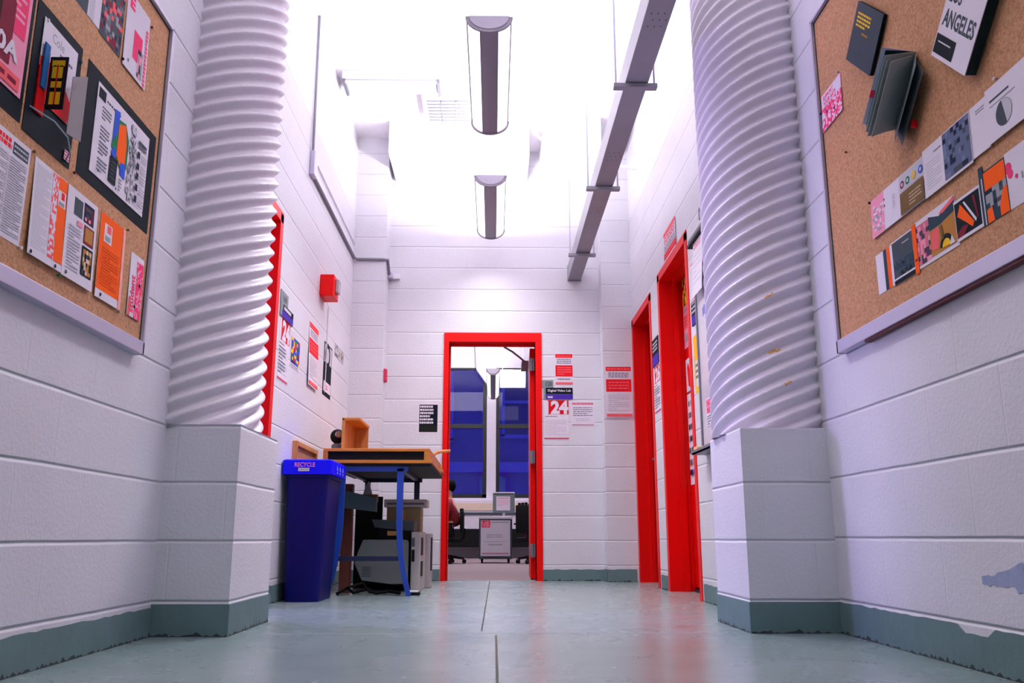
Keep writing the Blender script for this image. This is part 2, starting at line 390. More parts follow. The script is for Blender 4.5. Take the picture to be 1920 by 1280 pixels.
M_GRIME = mat('dark floor grime', (46, 56, 58), .85, noise=.3, nscale=40)
def grime(b, p0, p1, R):
    """ragged line of dirt where the wall meets the floor"""
    p0 = Vector(p0); p1 = Vector(p1); k = max(3, int((p1-p0).length/.012)); g = [max(.001, R.gauss(.006, .005)) for i in range(k+1)]; z = Vector((0, 0, 1))
    for i in range(k):
        a = p0+(p1-p0)*i/k; c = p0+(p1-p0)*(i+1)/k; b.face([a, c, c+z*g[i+1], a+z*g[i]], M_GRIME)
def skirting(name, p0, p1, n, h=.112):
    """painted base band with a slightly ragged upper edge, standing 4 mm proud"""
    p0 = Vector((*p0, 0)); p1 = Vector((*p1, 0)); n = Vector((*n, 0)); L = (p1-p0).length; k = max(2, int(L/.04)); b = MB(); R = random.Random(name)
    hs = [h+R.uniform(-.003, .003) for i in range(k+1)]
    if name == 'baseboard_right': hs = [v-(.020 if 2.46 < (p0+(p1-p0)*i/k).y < 2.58 else 0) for i, v in enumerate(hs)]
    for i in range(k):
        a = p0+(p1-p0)*i/k; c = p0+(p1-p0)*(i+1)/k; t = n*.004; z = Vector((0, 0, 1))
        b.face([a+t, c+t, c+t+z*hs[i+1], a+t+z*hs[i]], M_BASE); b.face([a+t+z*hs[i], c+t+z*hs[i+1], c+z*hs[i+1], a+z*hs[i]], M_BASE)
    grime(b, p0+n*.0045, p1+n*.0045, R)
    return tag(b.build(name, fix=False), kind='structure')
skirting('baseboard_left', (XL, 0.3), (XL, 3.43), (1, 0), .105)
skirting('baseboard_left_far', (XLF, 4.86), (XLF, 7.35), (1, 0), .10)
skirting('baseboard_right', (XR, 3.50), (XR, 0.3), (-1, 0), .118)
skirting('baseboard_right_far', (XRF, 5.15), (XRF, 4.05), (-1, 0), .10)
skirting('baseboard_right_middle', (XRF, 6.45), (XRF, 6.22), (-1, 0), .10)
skirting('baseboard_pier_left', (-1.25, 7.35), (-.965, 7.35), (0, -1), .10)
skirting('baseboard_pier_right', (.955, 7.42), (1.2, 7.42), (0, -1), .10)
skirting('baseboard_pier_left_side', (-.965, 7.35), (-.965, YB), (1, 0), .10)
skirting('baseboard_pier_right_side', (.955, YB), (.955, 7.42), (-1, 0), .10)
skirting('baseboard_back_left', (-.965, YB), (-.455, YB), (0, -1), .095)
skirting('baseboard_back_right', (.42, YB), (.955, YB), (0, -1), .095)

# floor joints between the slabs
m = MB(); m.box((.008, .2, 0), (.016, 3.45, .0012), mat('joint filler', (74, 72, 58), .8)); struct('trim_1', m)
m = MB(); m.hexa([(-.048, 3.62, 0), (-.042, 3.62, 0), (-.026, 7.59, 0), (-.032, 7.59, 0), (-.048, 3.62, .0012), (-.042, 3.62, .0012), (-.026, 7.59, .0012), (-.032, 7.59, .0012)], M_GAP); struct('trim_2', m)
m = MB(); m.box((-.95, 3.515, 0), (.95, 3.52, .0006), mat('pale floor seam', (176, 178, 188), .5)); struct('trim_3', m)

R = random.Random(12); m = MB()
for cx_, cy_ in ((-1.16, 3.33), (-1.12, 3.30), (1.12, 3.1), (1.2, 2.95), (1.05, 3.25), (1.25, 3.2), (-.95, 2.9), (1.1, 2.7)):
    for i in range(5):
        a, b_ = cx_+R.gauss(0, .025), cy_+R.gauss(0, .04); r = R.uniform(.002, .005)
        m.face([(a+r*math.cos(t)*R.uniform(.6, 1.2), b_+r*math.sin(t)*1.6, .0008) for t in (0, 1.05, 2.1, 3.15, 4.2, 5.25)], M_GRIME)
tag(m.build('floor_grit', fix=False), 'scattered dark grit specks on the floor beside the two plinths', 'dirt', kind='stuff')

# blue paint smear on the right wall near the floor
s = MB(); R = random.Random(3); blue = mat('faded blue paint', (150, 158, 192), .5, noise=.2, nscale=60)
up = []; lo = []
for i in range(13):
    y = 2.46-.20*i/12; up.append((XR-.0015, y, .262+.03*(i/12)**2*1.4+R.uniform(-.004, .004))); lo.append((XR-.0015, y, .238+R.uniform(-.005, .004)-.012*(i > 9)))
for i in range(12): s.face([lo[i], lo[i+1], up[i+1], up[i]], blue)
s.build('paint_smear', wall_right)

# ================================================================ doors (red steel frames)
def side_frame(name, X, s, y0, y1, zt, depth, face=.05):
    """frame in a side wall; s = +1 when the opening runs towards +x, y0..y1 clear opening of the wall"""
    f = MB(); o = X-s*.006; i = X+s*depth
    for a, b in ((y0-.012, y0+face), (y1-face, y1+.012)):
        f.box((o, a, 0), (i, b, zt+.0), M_RED)
    f.box((o, y0-.012, zt-face), (i, y1+.012, zt+.012), M_RED)
    # stop bead
    f.box((X+s*.09, y1-face-.016, 0), (X+s*.13, y1-face, zt-face), M_RED)
    f.box((X+s*.09, y0+face, 0), (X+s*.13, y0+face+.016, zt-face), M_RED)
    f.box((X+s*.09, y0+face, zt-face-.016), (X+s*.13, y1-face, zt-face), M_RED)
    return f
fr = struct('door_1', side_frame('door_1', XRF, 1, D1[0], D1[1], 2.26, .24))
m = MB(); m.box((1.385, D1[0]+.052, .03), (1.43, D1[1]-.052, 2.20), M_RED, .003); m.build('door_leaf', fr)
m = MB(); m.box((1.38, D1[0]+.05, 0), (1.45, D1[1]-.05, .012), M_GAP); m.build('threshold', fr)
fr = struct('door_2', side_frame('door_2', XRF, 1, D2[0], D2[1], 2.22, .24))
m = MB(); m.box((1.395, D2[0]+.052, .008), (1.44, D2[1]-.052, 2.16), mat('red paint darkened for shade', (120, 6, 10), .4), .003); m.build('door_leaf', fr)  # leaf red darkened to stand in for shade deep in the opening
m = MB(); m.cyl((1.395, 7.25, 1.0), (1.34, 7.25, 1.0), .012, M_STEEL); m.cyl((1.34, 7.27, 1.0), (1.34, 7.15, 1.0), .011, M_STEEL); m.build('door_handle', fr, smooth=True)
fr = struct('door_3', side_frame('door_3', XLF, -1, 3.99, 4.83, 2.21, .20))
m = MB(); m.box((XLF-.11, 4.775, 1.30), (XLF-.09, 4.781, 1.345), M_GAP); m.build('strike_plate', fr)
m = MB(); f = .045
m.box((DB[0]-.045, YB-.012, 0), (DB[0]+.0, YB+.17, DB[2]+.07), M_RED); m.box((DB[1], YB-.012, 0), (DB[1]+.055, YB+.17, DB[2]+.07), M_RED)
m.box((DB[0], YB-.012, DB[2]-.012), (DB[1], YB+.17, DB[2]+.07), M_RED)
m.box((DB[0], YB+.09, 0), (DB[0]+.012, YB+.13, DB[2]-.012), M_RED); m.box((DB[0], YB+.09, DB[2]-.03), (DB[1], YB+.13, DB[2]-.012), M_RED)
fr = struct('door_4', m)
# leaf swung open into the room behind, hinged on the right
m = MB(); m.hexa([(.372, 7.79, .012), (.327, 7.785, .012), (.345, 8.60, .012), (.392, 8.60, .012), (.372, 7.79, 2.06), (.327, 7.785, 2.06), (.345, 8.60, 2.06), (.392, 8.60, 2.06)], M_RED)
leaf = m.build('door_leaf', fr)
for z in (1.90, 1.06, .25):
    m = MB(); m.box((.322, 7.742, z-.055), (.366, 7.752, z+.055), M_STEEL); m.cyl((.345, 7.738, z-.06), (.345, 7.738, z+.06), .008, M_STEEL); m.build('hinge', fr)
m = MB(); m.box((.26, 8.0, 1.93), (.325, 8.25, 1.99), M_STEEL, .004); m.tube([(.29, 8.0, 1.98), (.17, 7.80, 2.03), (.09, 7.745, 2.065)], .009, M_STEEL); m.build('door_closer', fr)

# ================================================================ corrugated columns on block plinths
def column(name, label, cx, cy, r, px0, px1, py0, py1, blockm, side):
    root = thing(name, label, 'column', ((px0+px1)/2, (py0+py1)/2, 0))
    p = MB(); p.box((px0, py0, 0), (px1, py1, .80), blockm); p.build('plinth', root)
    b = MB(); e = .005; b.box((px0-(e if side > 0 else 0), py0-e, 0), (px1+(e if side < 0 else 0), py1+e, .118), M_BASE, .002); grime(b, (px0, py0-.0055, 0), (px1, py0-.0055, 0), random.Random(4)); xe = px1+.0055 if side < 0 else px0-.0055; grime(b, (xe, py0, 0), (xe, py1, 0), random.Random(5)); b.build('plinth_base', root)
    n = 176; zs = 0.80; ze = ZC; dz = .0068; rows = int((ze-zs)/dz); pitch = .0665; lead = pitch*11; amp = .0115
    me = MB(); k = me.m(M_COLUMN)
    def rad(ph, z):
        t = 2*PI*(z-lead*ph/(2*PI))/pitch
        return r+amp*math.cos(t)
    for i in range(rows+1):
        z = zs+(ze-zs)*i/rows
        for j in range(n):
            ph = 2*PI*j/n; rr = rad(ph, z); me.v.append((cx+rr*math.cos(ph), cy+rr*math.sin(ph), z))
    for i in range(rows):
        for j in range(n):
            q = (j+1) % n; me.f.append((i*n+j, i*n+q, (i+1)*n+q, (i+1)*n+j)); me.mi.append(k)
    sh = me.build('corrugated_shaft', root, smooth=True, fix=False)
    for p_ in sh.data.polygons: p_.use_smooth = True
    return root, rad
column('corrugated_column', 'white spiral corrugated column on a block plinth, beside the red doorway and blue bin', XL, 3.70, .285, XL-.01, -1.0, 3.43, 4.02, B_PED, -1)
croot, crad = column('corrugated_column', 'white spiral corrugated column with orange marks, in front of the whiteboard', 1.285, 3.83, .295, 1.005, XR+.01, 3.50, 4.0, B_PED2, 1)
orange = mat('orange paint mark', (226, 150, 60), .5)
for ph, z, wd in ((-1.95, 1.368, .035), (-1.93, 1.127, .05), (-1.77, .987, .03)):
    m = MB(); R = random.Random(int(z*100))
    for i in range(5):
        p = ph+(i-2)*wd/5/.3; zz = z+(i-2)*.0028+R.uniform(-.004, .004); q = p+wd/5/.3; hh = R.uniform(.007, .014)
        pt = lambda a, b: (1.285+(crad(a, b)+.0012)*math.cos(a), 3.83+(crad(a, b)+.0012)*math.sin(a), b)
        m.face([pt(p, zz), pt(q, zz), pt(q, zz+hh), pt(p, zz+hh)], orange)
    m.build('paint_mark', croot, fix=False)

# ================================================================ cork boards
def cork_board(name, label, X, s, y0, y1, z0, z1, fw, lip):
    """s=+1: wall on the left, board looks to +x. y0 near, y1 far"""
    root = thing(name, label, 'bulletin board', (X, (y0+y1)/2, z0))
    c = MB(); c.box((X, y0+.01, z0+.01), (X+s*.022, y1-.01, z1-.01), M_CORK); c.build('cork_panel', root)
    f = MB()
    f.box((X, y0, z0), (X+s*.036, y1, z0+fw), M_ALU, .002); f.box((X, y0, z1-.012), (X+s*.036, y1, z1), M_ALU, .002)
    f.box((X, y1-.014, z0), (X+s*.036, y1, z1), M_ALU, .002); f.box((X, y0, z0), (X+s*.036, y0+.014, z1), M_ALU, .002)
    f.build('frame', root)
    g = MB(); g.box((X+s*.022, y1-.020, z0+fw), (X+s*.0235, y1-.014, z1-.012), M_GAP); g.box((X+s*.022, y0, z1-.018), (X+s*.0235, y1-.014, z1-.012), M_GAP)
    g.build('frame_seal', root)
    return root
bl = cork_board('bulletin_board', 'large cork board with grey metal frame on the left wall, covered in posters and leaflets', XL, 1, .75, 3.055, 1.000, 2.30, .046, 0)
br = cork_board('bulletin_board', 'large cork board with grey metal frame on the right wall, hung with books and brochures', XR, -1, .75, 3.34*KR-.01, 1.055, 2.485, .05, 0)
m = MB(); m.box((XR-.030, 1.4, 1.046), (XR-.006, 3.0, 1.055), mat('dark red strip', (92, 20, 34), .6)); m.build('edge_strip', br)

W_ = ink(226, 216, 230); BLK = ink(14, 22, 32); GRY = ink(150, 150, 158); TXT = ink(104, 106, 118); PNK = ink(232, 60, 110); RD = ink(226, 28, 40)
LRD = ink(236, 96, 104); NAVY = ink(24, 34, 60); ORG = ink(248, 92, 14); PUR = ink(74, 44, 160); YEL = ink(238, 190, 30); TEAL = ink(40, 62, 78)
GRN = ink(26, 112, 70); BLU = ink(44, 84, 200); DG = ink(66, 74, 84); LG = ink(196, 192, 204); CRM = ink(220, 190, 170); MRN = ink(120, 24, 50)
BRN = ink(112, 84, 50); PIK = ink(236, 150, 176); OCH = ink(176, 120, 56)

# ---- left board, upper rows
s = LB(1.60, 2.145, 1.44, 2.02, BLK); s.done('mounting_card', 'black mounting card behind the pink arch poster at the left end of the left board', 'card')
s = LB(1.62, 2.125, 1.50, 1.99, PIK, off=.003)
s.rect(.02, .83, .98, .98, LG).lines(.05, .84, .96, .97, 2, DG, seed=5).poly([(.0, .60), (.0, .82), (.98, .80), (.98, .66), (.6, .60)], LRD)
s.rect(.70, .32, .97, .66, PNK).lines(.72, .40, .95, .64, 6, PIK, seed=2, words=False)
s.poly([(.30, .12), (.86, .12), (.86, .48), (.78, .62), (.62, .68), (.44, .62), (.33, .48)], MRN).poly([(.42, .12), (.74, .12), (.74, .44), (.62, .56), (.48, .46)], ink(52, 16, 18))
s.rect(.05, .02, .97, .10, LRD).lines(.08, .03, .94, .09, 1, MRN, seed=8).text('1980A', .50, .16, .93, .27, W_, .04)
s.done('poster', 'pink poster of an arch with white figures, far left on the left board', 'poster')
s = LB(2.155, 2.417, 1.430, 1.825, BLK, off=.0015); s.done('mounting_card', 'black mounting card with a small red and yellow book hanging on it', 'card')
s = LB(2.19, 2.385, 1.55, 1.79, W_, off=.0045); s.text('Cole', .25, .80, .6, .92, GRY, 0).lines(.5, .70, .9, .78, 1, TXT)
s.poly([(0, 0), (.9, 0), (.98, .25), (.5, .55), (0, .5)], RD)
s.done('leaflet', 'white leaflet with red corner behind the small hanging book', 'leaflet')
# the little folded book hanging on that card
root = thing('booklet', 'open red, blue and black booklet with yellow window pattern, hung on black card', 'booklet', (CL+.01, 2.24, 1.48))
m = MB(); m.box((CL+.004, 2.190, 1.505), (CL+.009, 2.234, 1.640), ink(196, 8, 16)); m.box((CL+.004, 2.222, 1.640), (CL+.009, 2.234, 1.700), ink(196, 8, 16)); m.build('red_cover', root)
m = MB(); m.box((CL+.010, 2.197, 1.580), (CL+.014, 2.223, 1.715), ink(30, 90, 150)); m.build('blue_cover', root)
s = Sheet((CL+.012, 2.235, 1.528), (1, 0, 0), (0, 0, 1), (0, -1, 0), .050, .160, BLK, th=.004)
s.rect(.10, .05, .90, .95, ink(90, 10, 60)).rect(.14, .06, .86, .92, BLK).rect(.14, .82, .86, .93, YEL).disc(.32, .78, .17, BLK).disc(.68, .78, .17, BLK)
for v0, v1 in ((.08, .32), (.40, .52), (.58, .80)): s.rect(.20, v0, .46, v1, YEL).rect(.54, v0, .80, v1, YEL)
s.rect(.46, .08, .54, .84, RD); s.part('front_cover', root)
m = MB(); m.hexa([(CL+.03, 2.325, 1.50), (CL+.045, 2.38, 1.50), (CL+.047, 2.379, 1.50), (CL+.032, 2.324, 1.50), (CL+.03, 2.325, 1.68), (CL+.045, 2.38, 1.71), (CL+.047, 2.379, 1.71), (CL+.032, 2.324, 1.68)], ink(150, 140, 146)); m.build('loose_page', root)
m = MB(); m.tube([(CL+.006, 2.17, 1.505), (CL+.05, 2.22, 1.485), (CL+.05, 2.30, 1.475), (CL+.03, 2.36, 1.46), (CL+.008, 2.385, 1.445)], .0022, ink(150, 170, 186)); m.build('spine_cord', root, smooth=True)
s = LB(2.375, 2.405, 1.445, 1.475, W_, off=.005); s.lines(.0, .0, 1, 1, 3, PNK, words=False); s.done('ticket', 'tiny pink striped scrap below the hanging book', 'paper')

s = LB(2.20, 2.50, 1.945, 2.22, W_); s.poly([(.45, 0), (.72, 0), (.72, .42), (.6, .35)], DG).rect(.75, 0, .86, 1, LG).lines(.05, .2, .5, .9, 8, TXT, seed=12)
s.done('brochure_cover', 'pale brochure page at the top of the left board beside the dark photo page', 'brochure')
s = LB(2.50, 2.655, 1.938, 2.22, DG, off=.001); s.cells(.02, .02, .98, .98, 9, 16, [DG, LRD, TXT, MRN, NAVY, GRY], 4, .8)
s.done('brochure', 'dark red and grey photo page at the top of the left board', 'brochure')
s = LB(2.672, 2.862, 1.930, 2.215, W_, tilt=.004); s.text('E', .10, .80, .32, .98, PNK, .06).rect(.36, .22, .74, .60, PNK).cells(.58, .05, .80, .42, 3, 6, [DG, GRY, PIK, NAVY], 2)
s.rect(.86, .0, .94, .80, PIK).lines(.86, .02, .95, .80, 14, PNK, words=False).disc(.2, .12, .03, TXT)
s.done('flyer', 'white flyer with pink square and photo at top right of the left board', 'flyer')
s = LB(2.460, 3.012, 1.440, 1.820, BLK); s.done('mounting_card', 'large black mounting card under the wide white chart, right side of the left board', 'card')
s = LB(2.535, 2.950, 1.482, 1.785, W_, off=.002)
s.rect(.02, .84, .14, .96, BLK).lines(.16, .86, .42, .91, 1, DG, seed=3)
for v in (.72, .50, .33, .14): s.lines(.10, v-.08, .26, v+.08, 4, TXT, seed=int(v*90))
s.poly([(.33, .82), (.52, .86), (.60, .70), (.60, .36), (.48, .30), (.30, .46)], GRN).poly([(.31, .90), (.40, .92), (.38, .66), (.31, .52)], BLU).poly([(.40, .78), (.52, .84), (.56, .62), (.56, .38), (.47, .34), (.40, .42)], ORG).poly([(.48, .38), (.58, .40), (.58, .22), (.49, .24)], BLU).poly([(.30, .40), (.36, .50), (.40, .40), (.36, .32)], BLU)
s.rect(.30, .06, .43, .36, BLK).lines(.32, .10, .41, .32, 5, DG, seed=7).lines(.48, .04, .54, .20, 4, TXT, seed=9)
s.cells(.62, .04, .74, .94, 6, 26, [GRY, LG, TXT], 6, .6)
s.rect(.78, .80, .94, .84, DG).rect(.78, .76, .94, .79, TXT)
for v in (.62, .48, .36, .22, .08): s.rect(.77, v, .82, v+.08, NAVY).lines(.84, v-.02, .96, v+.08, 3, GRY, seed=int(v*99))
s.disc(.10, .05, .012, DG).disc(.42, .03, .012, DG).disc(.96, .04, .012, DG)
s.done('chart_sheet', 'wide white chart with a green, orange and blue figure, mounted on black card', 'poster')

# ---- left board, lower row
s = LB(2.015, 2.215, 1.118, 1.396, W_); s.lines(.05, .84, .55, .95, 2, RD, .8, seed=1).rect(.58, .83, .95, .95, DG).lines(.60, .84, .93, .94, 2, LG, .4, seed=3)
s.lines(.05, .05, .48, .80, 30, LG, .5, seed=4, words=False).lines(.54, .05, .95, .80, 30, LG, .5, seed=5, words=False).rect(.50, .03, .515, .82, W_)
s.done('newsletter', 'white newsletter page with two columns of print, lower left of the left board', 'newsletter')
s = LB(2.240, 2.425, 1.112, 1.391, W_, tilt=.010); s.lines(.05, .08, .50, .95, 34, LG, .5, seed=6, words=False).rect(.54, .08, .74, .99, ink(240, 150, 140)).cells(.54, .08, .74, .97, 5, 26, [LRD, W_], 3)
s.rect(.72, .08, .99, .99, ORG).rect(.73, .68, .96, .85, W_).rect(.82, .76, .92, .84, RD).rect(.75, .69, .92, .73, GRY).disc(.08, .03, .03, BLK).disc(.80, .03, .03, BLK)
s.done('brochure', 'open brochure, white left half and orange right half, on the left board', 'brochure')
s = LB(2.429, 2.624, 1.110, 1.390, W_, tilt=.008, off=.001); s.rect(.22, .72, .50, .92, DG).rect(.54, .72, .88, .94, NAVY).cells(.58, .74, .84, .90, 4, 4, [PIK, MRN, NAVY, DG], 2).rect(.58, .48, .92, .69, MRN).rect(.62, .51, .88, .67, OCH)
s.rect(.56, .12, .92, .45, BLK).cells(.60, .14, .88, .42, 5, 6, [OCH, BLK, DG, CRM], 9).rect(.34, .62, .52, .68, PIK).lines(.10, .10, .5, .60, 14, LG, seed=8, words=False).disc(.12, .05, .03, DG)
s.done('flyer', 'white flyer with four dark photos between the two orange prints', 'flyer')
s = LB(2.652, 2.838, 1.108, 1.390, W_, tilt=.006); s.rect(0, .10, .90, 1, ORG).rect(.16, .68, .46, .90, W_).rect(.26, .80, .42, .89, LRD).rect(.20, .70, .40, .76, GRY)
s.lines(.12, .16, .80, .62, 14, ink(226, 70, 8), .4, seed=2).rect(.90, 0, 1, 1, ink(250, 170, 160)).disc(.2, .05, .03, BLK)
s.done('flyer', 'solid orange flyer with white foot, lower right of the left board', 'flyer')
s = LB(2.900, 3.012, 1.112, 1.338, W_, tilt=.004); s.rect(.48, 0, .98, .92, PIK).cells(.48, .0, .98, .90, 7, 24, [PNK, PIK, PNK], 3).text('student', .10, .06, .42, .66, PNK, .03, vert=1).rect(.04, 0, .18, .30, LRD).disc(.5, .18, .06, NAVY).disc(.75, .55, .06, NAVY)
s.done('flyer', 'narrow pink and white flyer reading student sideways, at the right corner of the left board', 'flyer')

# ---- right board
def rb(y, z): return (y*KR, H+(z-H)*KR)
def hung_book(label, ya, wd, za, hh, tilt, thick, cover_fn, page, spine):
    """book pinned flat on the cork; (ya, za) its lower left corner, turned by tilt radians"""
    y0, z0 = rb(ya, za); wd *= KR; hh *= KR
    root = thing('hanging_book', label, 'book', (CR, y0, z0))
    s = Sheet((CR-thick, y0, z0), (0, -1, 0), (0, 0, 1), (-1, 0, 0), wd, hh, spine, th=.002, rot=tilt)
    cover_fn(s); s.part('cover', root)
    p = MB(); a = [s.P(.0, .005, -.002), s.P(.99, .005, -.002), s.P(.99, .995, -.002), s.P(.0, .995, -.002)]
    p.prism(a, (thick-.004, 0, 0), page); p.build('pages', root)
    return root, s
root, s = hung_book('thin black book with yellow title, hung askew at upper left of the right board', 2.995, .249, 2.169, .214, -.775, .016,
    lambda s: s.lines(.10, .60, .62, .86, 4, YEL, .55, seed=3).lines(.38, .50, .62, .58, 1, OCH, seed=8), BLK, ink(58, 66, 78))
def la(s):
    s.rect(0, 0, 1, 1, W_).text('LOS', .08, .52, .42, .66, DG, .03).text('ANGELES', .06, .30, .94, .46, DG, .03).rect(.02, .04, .58, .22, BLK).lines(.10, .14, .46, .17, 1, LG, words=False)
root, s = hung_book('thick white book titled LOS ANGELES, hung askew at the top right of the right board', 2.368, .226, 1.810, .31, -.80, .034, la, ink(34, 46, 50), W_)
s = RB(3.300, 3.095, 2.010, 2.173, PIK, tilt=.004); s.rect(.02, .62, .98, .98, W_).text('SUPPORT', .10, .80, .62, .93, PNK, .03).text('YOUR ARTS', .10, .64, .74, .77, PNK, .03)
s.cells(.0, .0, 1, .60, 16, 11, [PNK, W_, PNK, PIK], 5).disc(.28, .42, .035, NAVY).disc(.62, .30, .035, NAVY)
s.done('card', 'small pink and white card at the left edge of the right board', 'card')
# fanned magazine hung by its spine
(y0, z0) = rb(2.735, 1.762); root = thing('magazine', 'grey magazine hanging fanned open with a pink stripe, middle of the right board', 'magazine', (CR, y0, z0))
ca, sa = math.cos(.82), math.sin(.82)
MU = Vector((0, -ca, -sa)); MV = Vector((0, -sa, ca)); MN = Vector((-1, 0, 0)); MH = Vector((CR-.003, y0, z0))+MU*.045
for i, (ang, wd, nm, mt) in enumerate(((118, .105, 'cover', ink(176, 190, 216)), (98, .095, 'page', BLK), (68, .128, 'page', ink(168, 176, 180)), (61, .132, 'page', ink(150, 158, 162)),
        (54, .135, 'page', ink(172, 178, 182)), (22, .140, 'page', ink(130, 138, 144)), (12, .142, 'back_cover', ink(106, 114, 122)))):
    D = MU*math.cos(math.radians(ang))+MN*math.sin(math.radians(ang)); Nn = D.cross(MV).normalized()
    s = Sheet(MH+MV*(.004*(i % 3)), D, MV, Nn, wd, .255-.003*i, mt, th=.0015)
    if nm == 'cover':
        s.mb.face([s.P(0, .36, -.0019), s.P(1, .36, -.0019), s.P(1, .46, -.0019), s.P(0, .46, -.0019)], PNK)
        s.rect(0, .36, 1, .46, PNK).cells(.05, .5, .95, .95, 4, 9, [TXT, GRY, LG, DG], 3)
    s.part(nm, root)
m = MB(); q = MH+MU*.14+MV*.07; m.box((q.x-.02, q.y-.004, q.z-.012), (q.x-.004, q.y+.004, q.z+.012), RD); m.build('red_tab', root)

# upper row of folded brochures
s = RB(2.940, 2.545, 1.414, 1.560, W_, tilt=.006)
s.rect(.0, .0, .26, 1, PIK).cells(.02, .10, .25, .80, 8, 12, [PIK, W_, GRY], 4, .5).lines(.05, .45, .22, .55, 2, DG, .3, seed=6).rect(.56, .58, .99, .98, LG)
for u, c_ in ((.62, MRN), (.72, GRN), (.83, YEL), (.95, BLU)): s.ring(u, .74, .035, c_, LG)
s.rect(.58, .02, .99, .54, BRN).lines(.74, .10, .95, .42, 4, CRM, .3, seed=4).lines(.44, .34, .49, .70, 8, TXT, .3, seed=4).disc(.29, .58, .012, DG).disc(.29, .74, .012, DG)
s.done('brochure', 'long folded brochure with coloured circles and a brown block, leftmost in the upper row', 'brochure')
s = RB(2.545, 2.268, 1.410, 1.570, W_, off=.003, tilt=.004); s.lines(.05, .12, .38, .70, 10, LG, .4, seed=3, words=False).lines(.25, .78, .42, .84, 1, TXT).rect(.45, .05, .99, .98, ink(92, 100, 132)).cells(.46, .06, .98, .97, 9, 9, [ink(92, 100, 132), NAVY, DG, ink(110, 116, 146)], 8, .7)
s.done('leaflet', 'white leaflet with a slate blue photo, middle of the upper row on the right board', 'leaflet')
s = RB(2.268, 2.180, 1.418, 1.572, W_, off=.001, tilt=.004); s.lines(.35, .78, .85, .88, 2, TXT, seed=2).done('leaflet', 'plain white page between the slate photo and the circle page', 'leaflet')
s = RB(2.180, 1.960, 1.420, 1.580, W_, off=.004, tilt=.004); s.rect(.08, .72, .50, .76, DG).rect(.08, .63, .62, .65, GRY).disc(.36, .38, .17, DG).disc(.36, .38, .165, LG, -PI/2+.3, PI/2+.3)
s.done('leaflet', 'white page with a half black circle, right end of the upper row', 'leaflet')

# lower row of prints
s = RB(2.945, 2.820, 1.207, 1.352, W_); s.rect(.48, 0, .68, 1, TEAL).rect(.68, 0, .88, 1, ORG).rect(.90, 0, 1, 1, W_).done('postcard', 'white card with teal and orange stripes, leftmost of the lower row on the right board', 'postcard')
s = RB(2.820, 2.655, 1.203, 1.356, W_, off=.0015); s.rect(.04, .0, .92, .97, DG).rect(.04, .0, .96, .50, TEAL).cells(.08, .12, .80, .50, 8, 6, [TEAL, BLK, DG], 3, .8).rect(.04, .10, .96, .14, W_).rect(.04, 0, .96, .09, BLK).lines(.50, .80, .8, .86, 1, LG)
s.done('postcard', 'dark teal photo card with white line, second in the lower row', 'postcard')
s = RB(2.665, 2.640, 1.196, 1.362, ORG, off=.003); s.rect(.3, .25, .8, .30, MRN).done('bookmark', 'narrow orange strip between the teal card and the collage', 'bookmark')
s = RB(2.640, 2.395, 1.207, 1.365, W_, off=.001); s.rect(0, .06, .34, .90, ink(206, 110, 130)).cells(0, .06, .34, .86, 8, 8, [ink(206, 110, 130), ink(90, 50, 80), PIK, TEAL], 4, .8).rect(.34, .08, .99, .72, OCH)
s.poly([(.34, .62), (.34, .92), (.60, .80), (.99, .96), (.99, .70), (.60, .62)], TEAL).poly([(.36, .20), (.52, .18), (.58, .60), (.40, .58)], LRD).poly([(.60, .84), (.99, .99), (.99, .90), (.7, .80)], LRD)
s.disc(.72, .12, .16, BLK, 0, PI).disc(.72, .12, .10, YEL, 0, PI).poly([(.80, .10), (.86, .28), (.92, .10)], W_).poly([(.62, .3), (.68, .3), (.66, .6), (.60, .58)], BRN)
s.done('print', 'pink and ochre collage print in the middle of the lower row', 'print')
s = RB(2.402, 2.262, 1.215, 1.340, W_, off=.003); s.rect(.02, .08, .97, .93, BLK).poly([(.10, .60), (.25, .85), (.70, .25), (.62, .15), (.40, .35)], ORG).poly([(.36, .85), (.42, .85), (.80, .28), (.76, .22)], W_).poly([(.72, .85), (.80, .85), (.88, .30), (.84, .26)], MRN).poly([(.02, .08), (.3, .08), (.5, .25), (.3, .3), (.05, .2)], MRN)
s.done('print', 'small white framed black print with orange streaks in the lower row', 'print')
s = RB(2.262, 2.240, 1.213, 1.385, TEAL, off=.002); s.rect(.45, 0, .70, .8, LG).done('bookmark', 'narrow dark strip with pale line beside the orange and black print', 'bookmark')
s = RB(2.240, 2.138, 1.214, 1.366, TEAL, off=.001); s.rect(0, .62, .98, .97, ORG).cells(.0, .20, .98, .62, 6, 5, [TEAL, GRY, DG, NAVY], 5).poly([(0, 0), (.3, 0), (.25, .28), (0, .25)], ORG).poly([(.6, 0), (1, 0), (1, .5), (.8, .45), (.6, .2)], ORG)
s.done('print', 'orange and dark slate print near the right end of the lower row', 'print')
s = RB(2.138, 1.960, 1.214, 1.372, W_, off=.0); s.disc(.06, .72, .09, PNK).disc(.10, .60, .07, PNK).disc(.24, .50, .035, PNK).rect(.36, .40, .40, .52, GRY)
s.done('print', 'white print with magenta blots at the right end of the lower row', 'print')

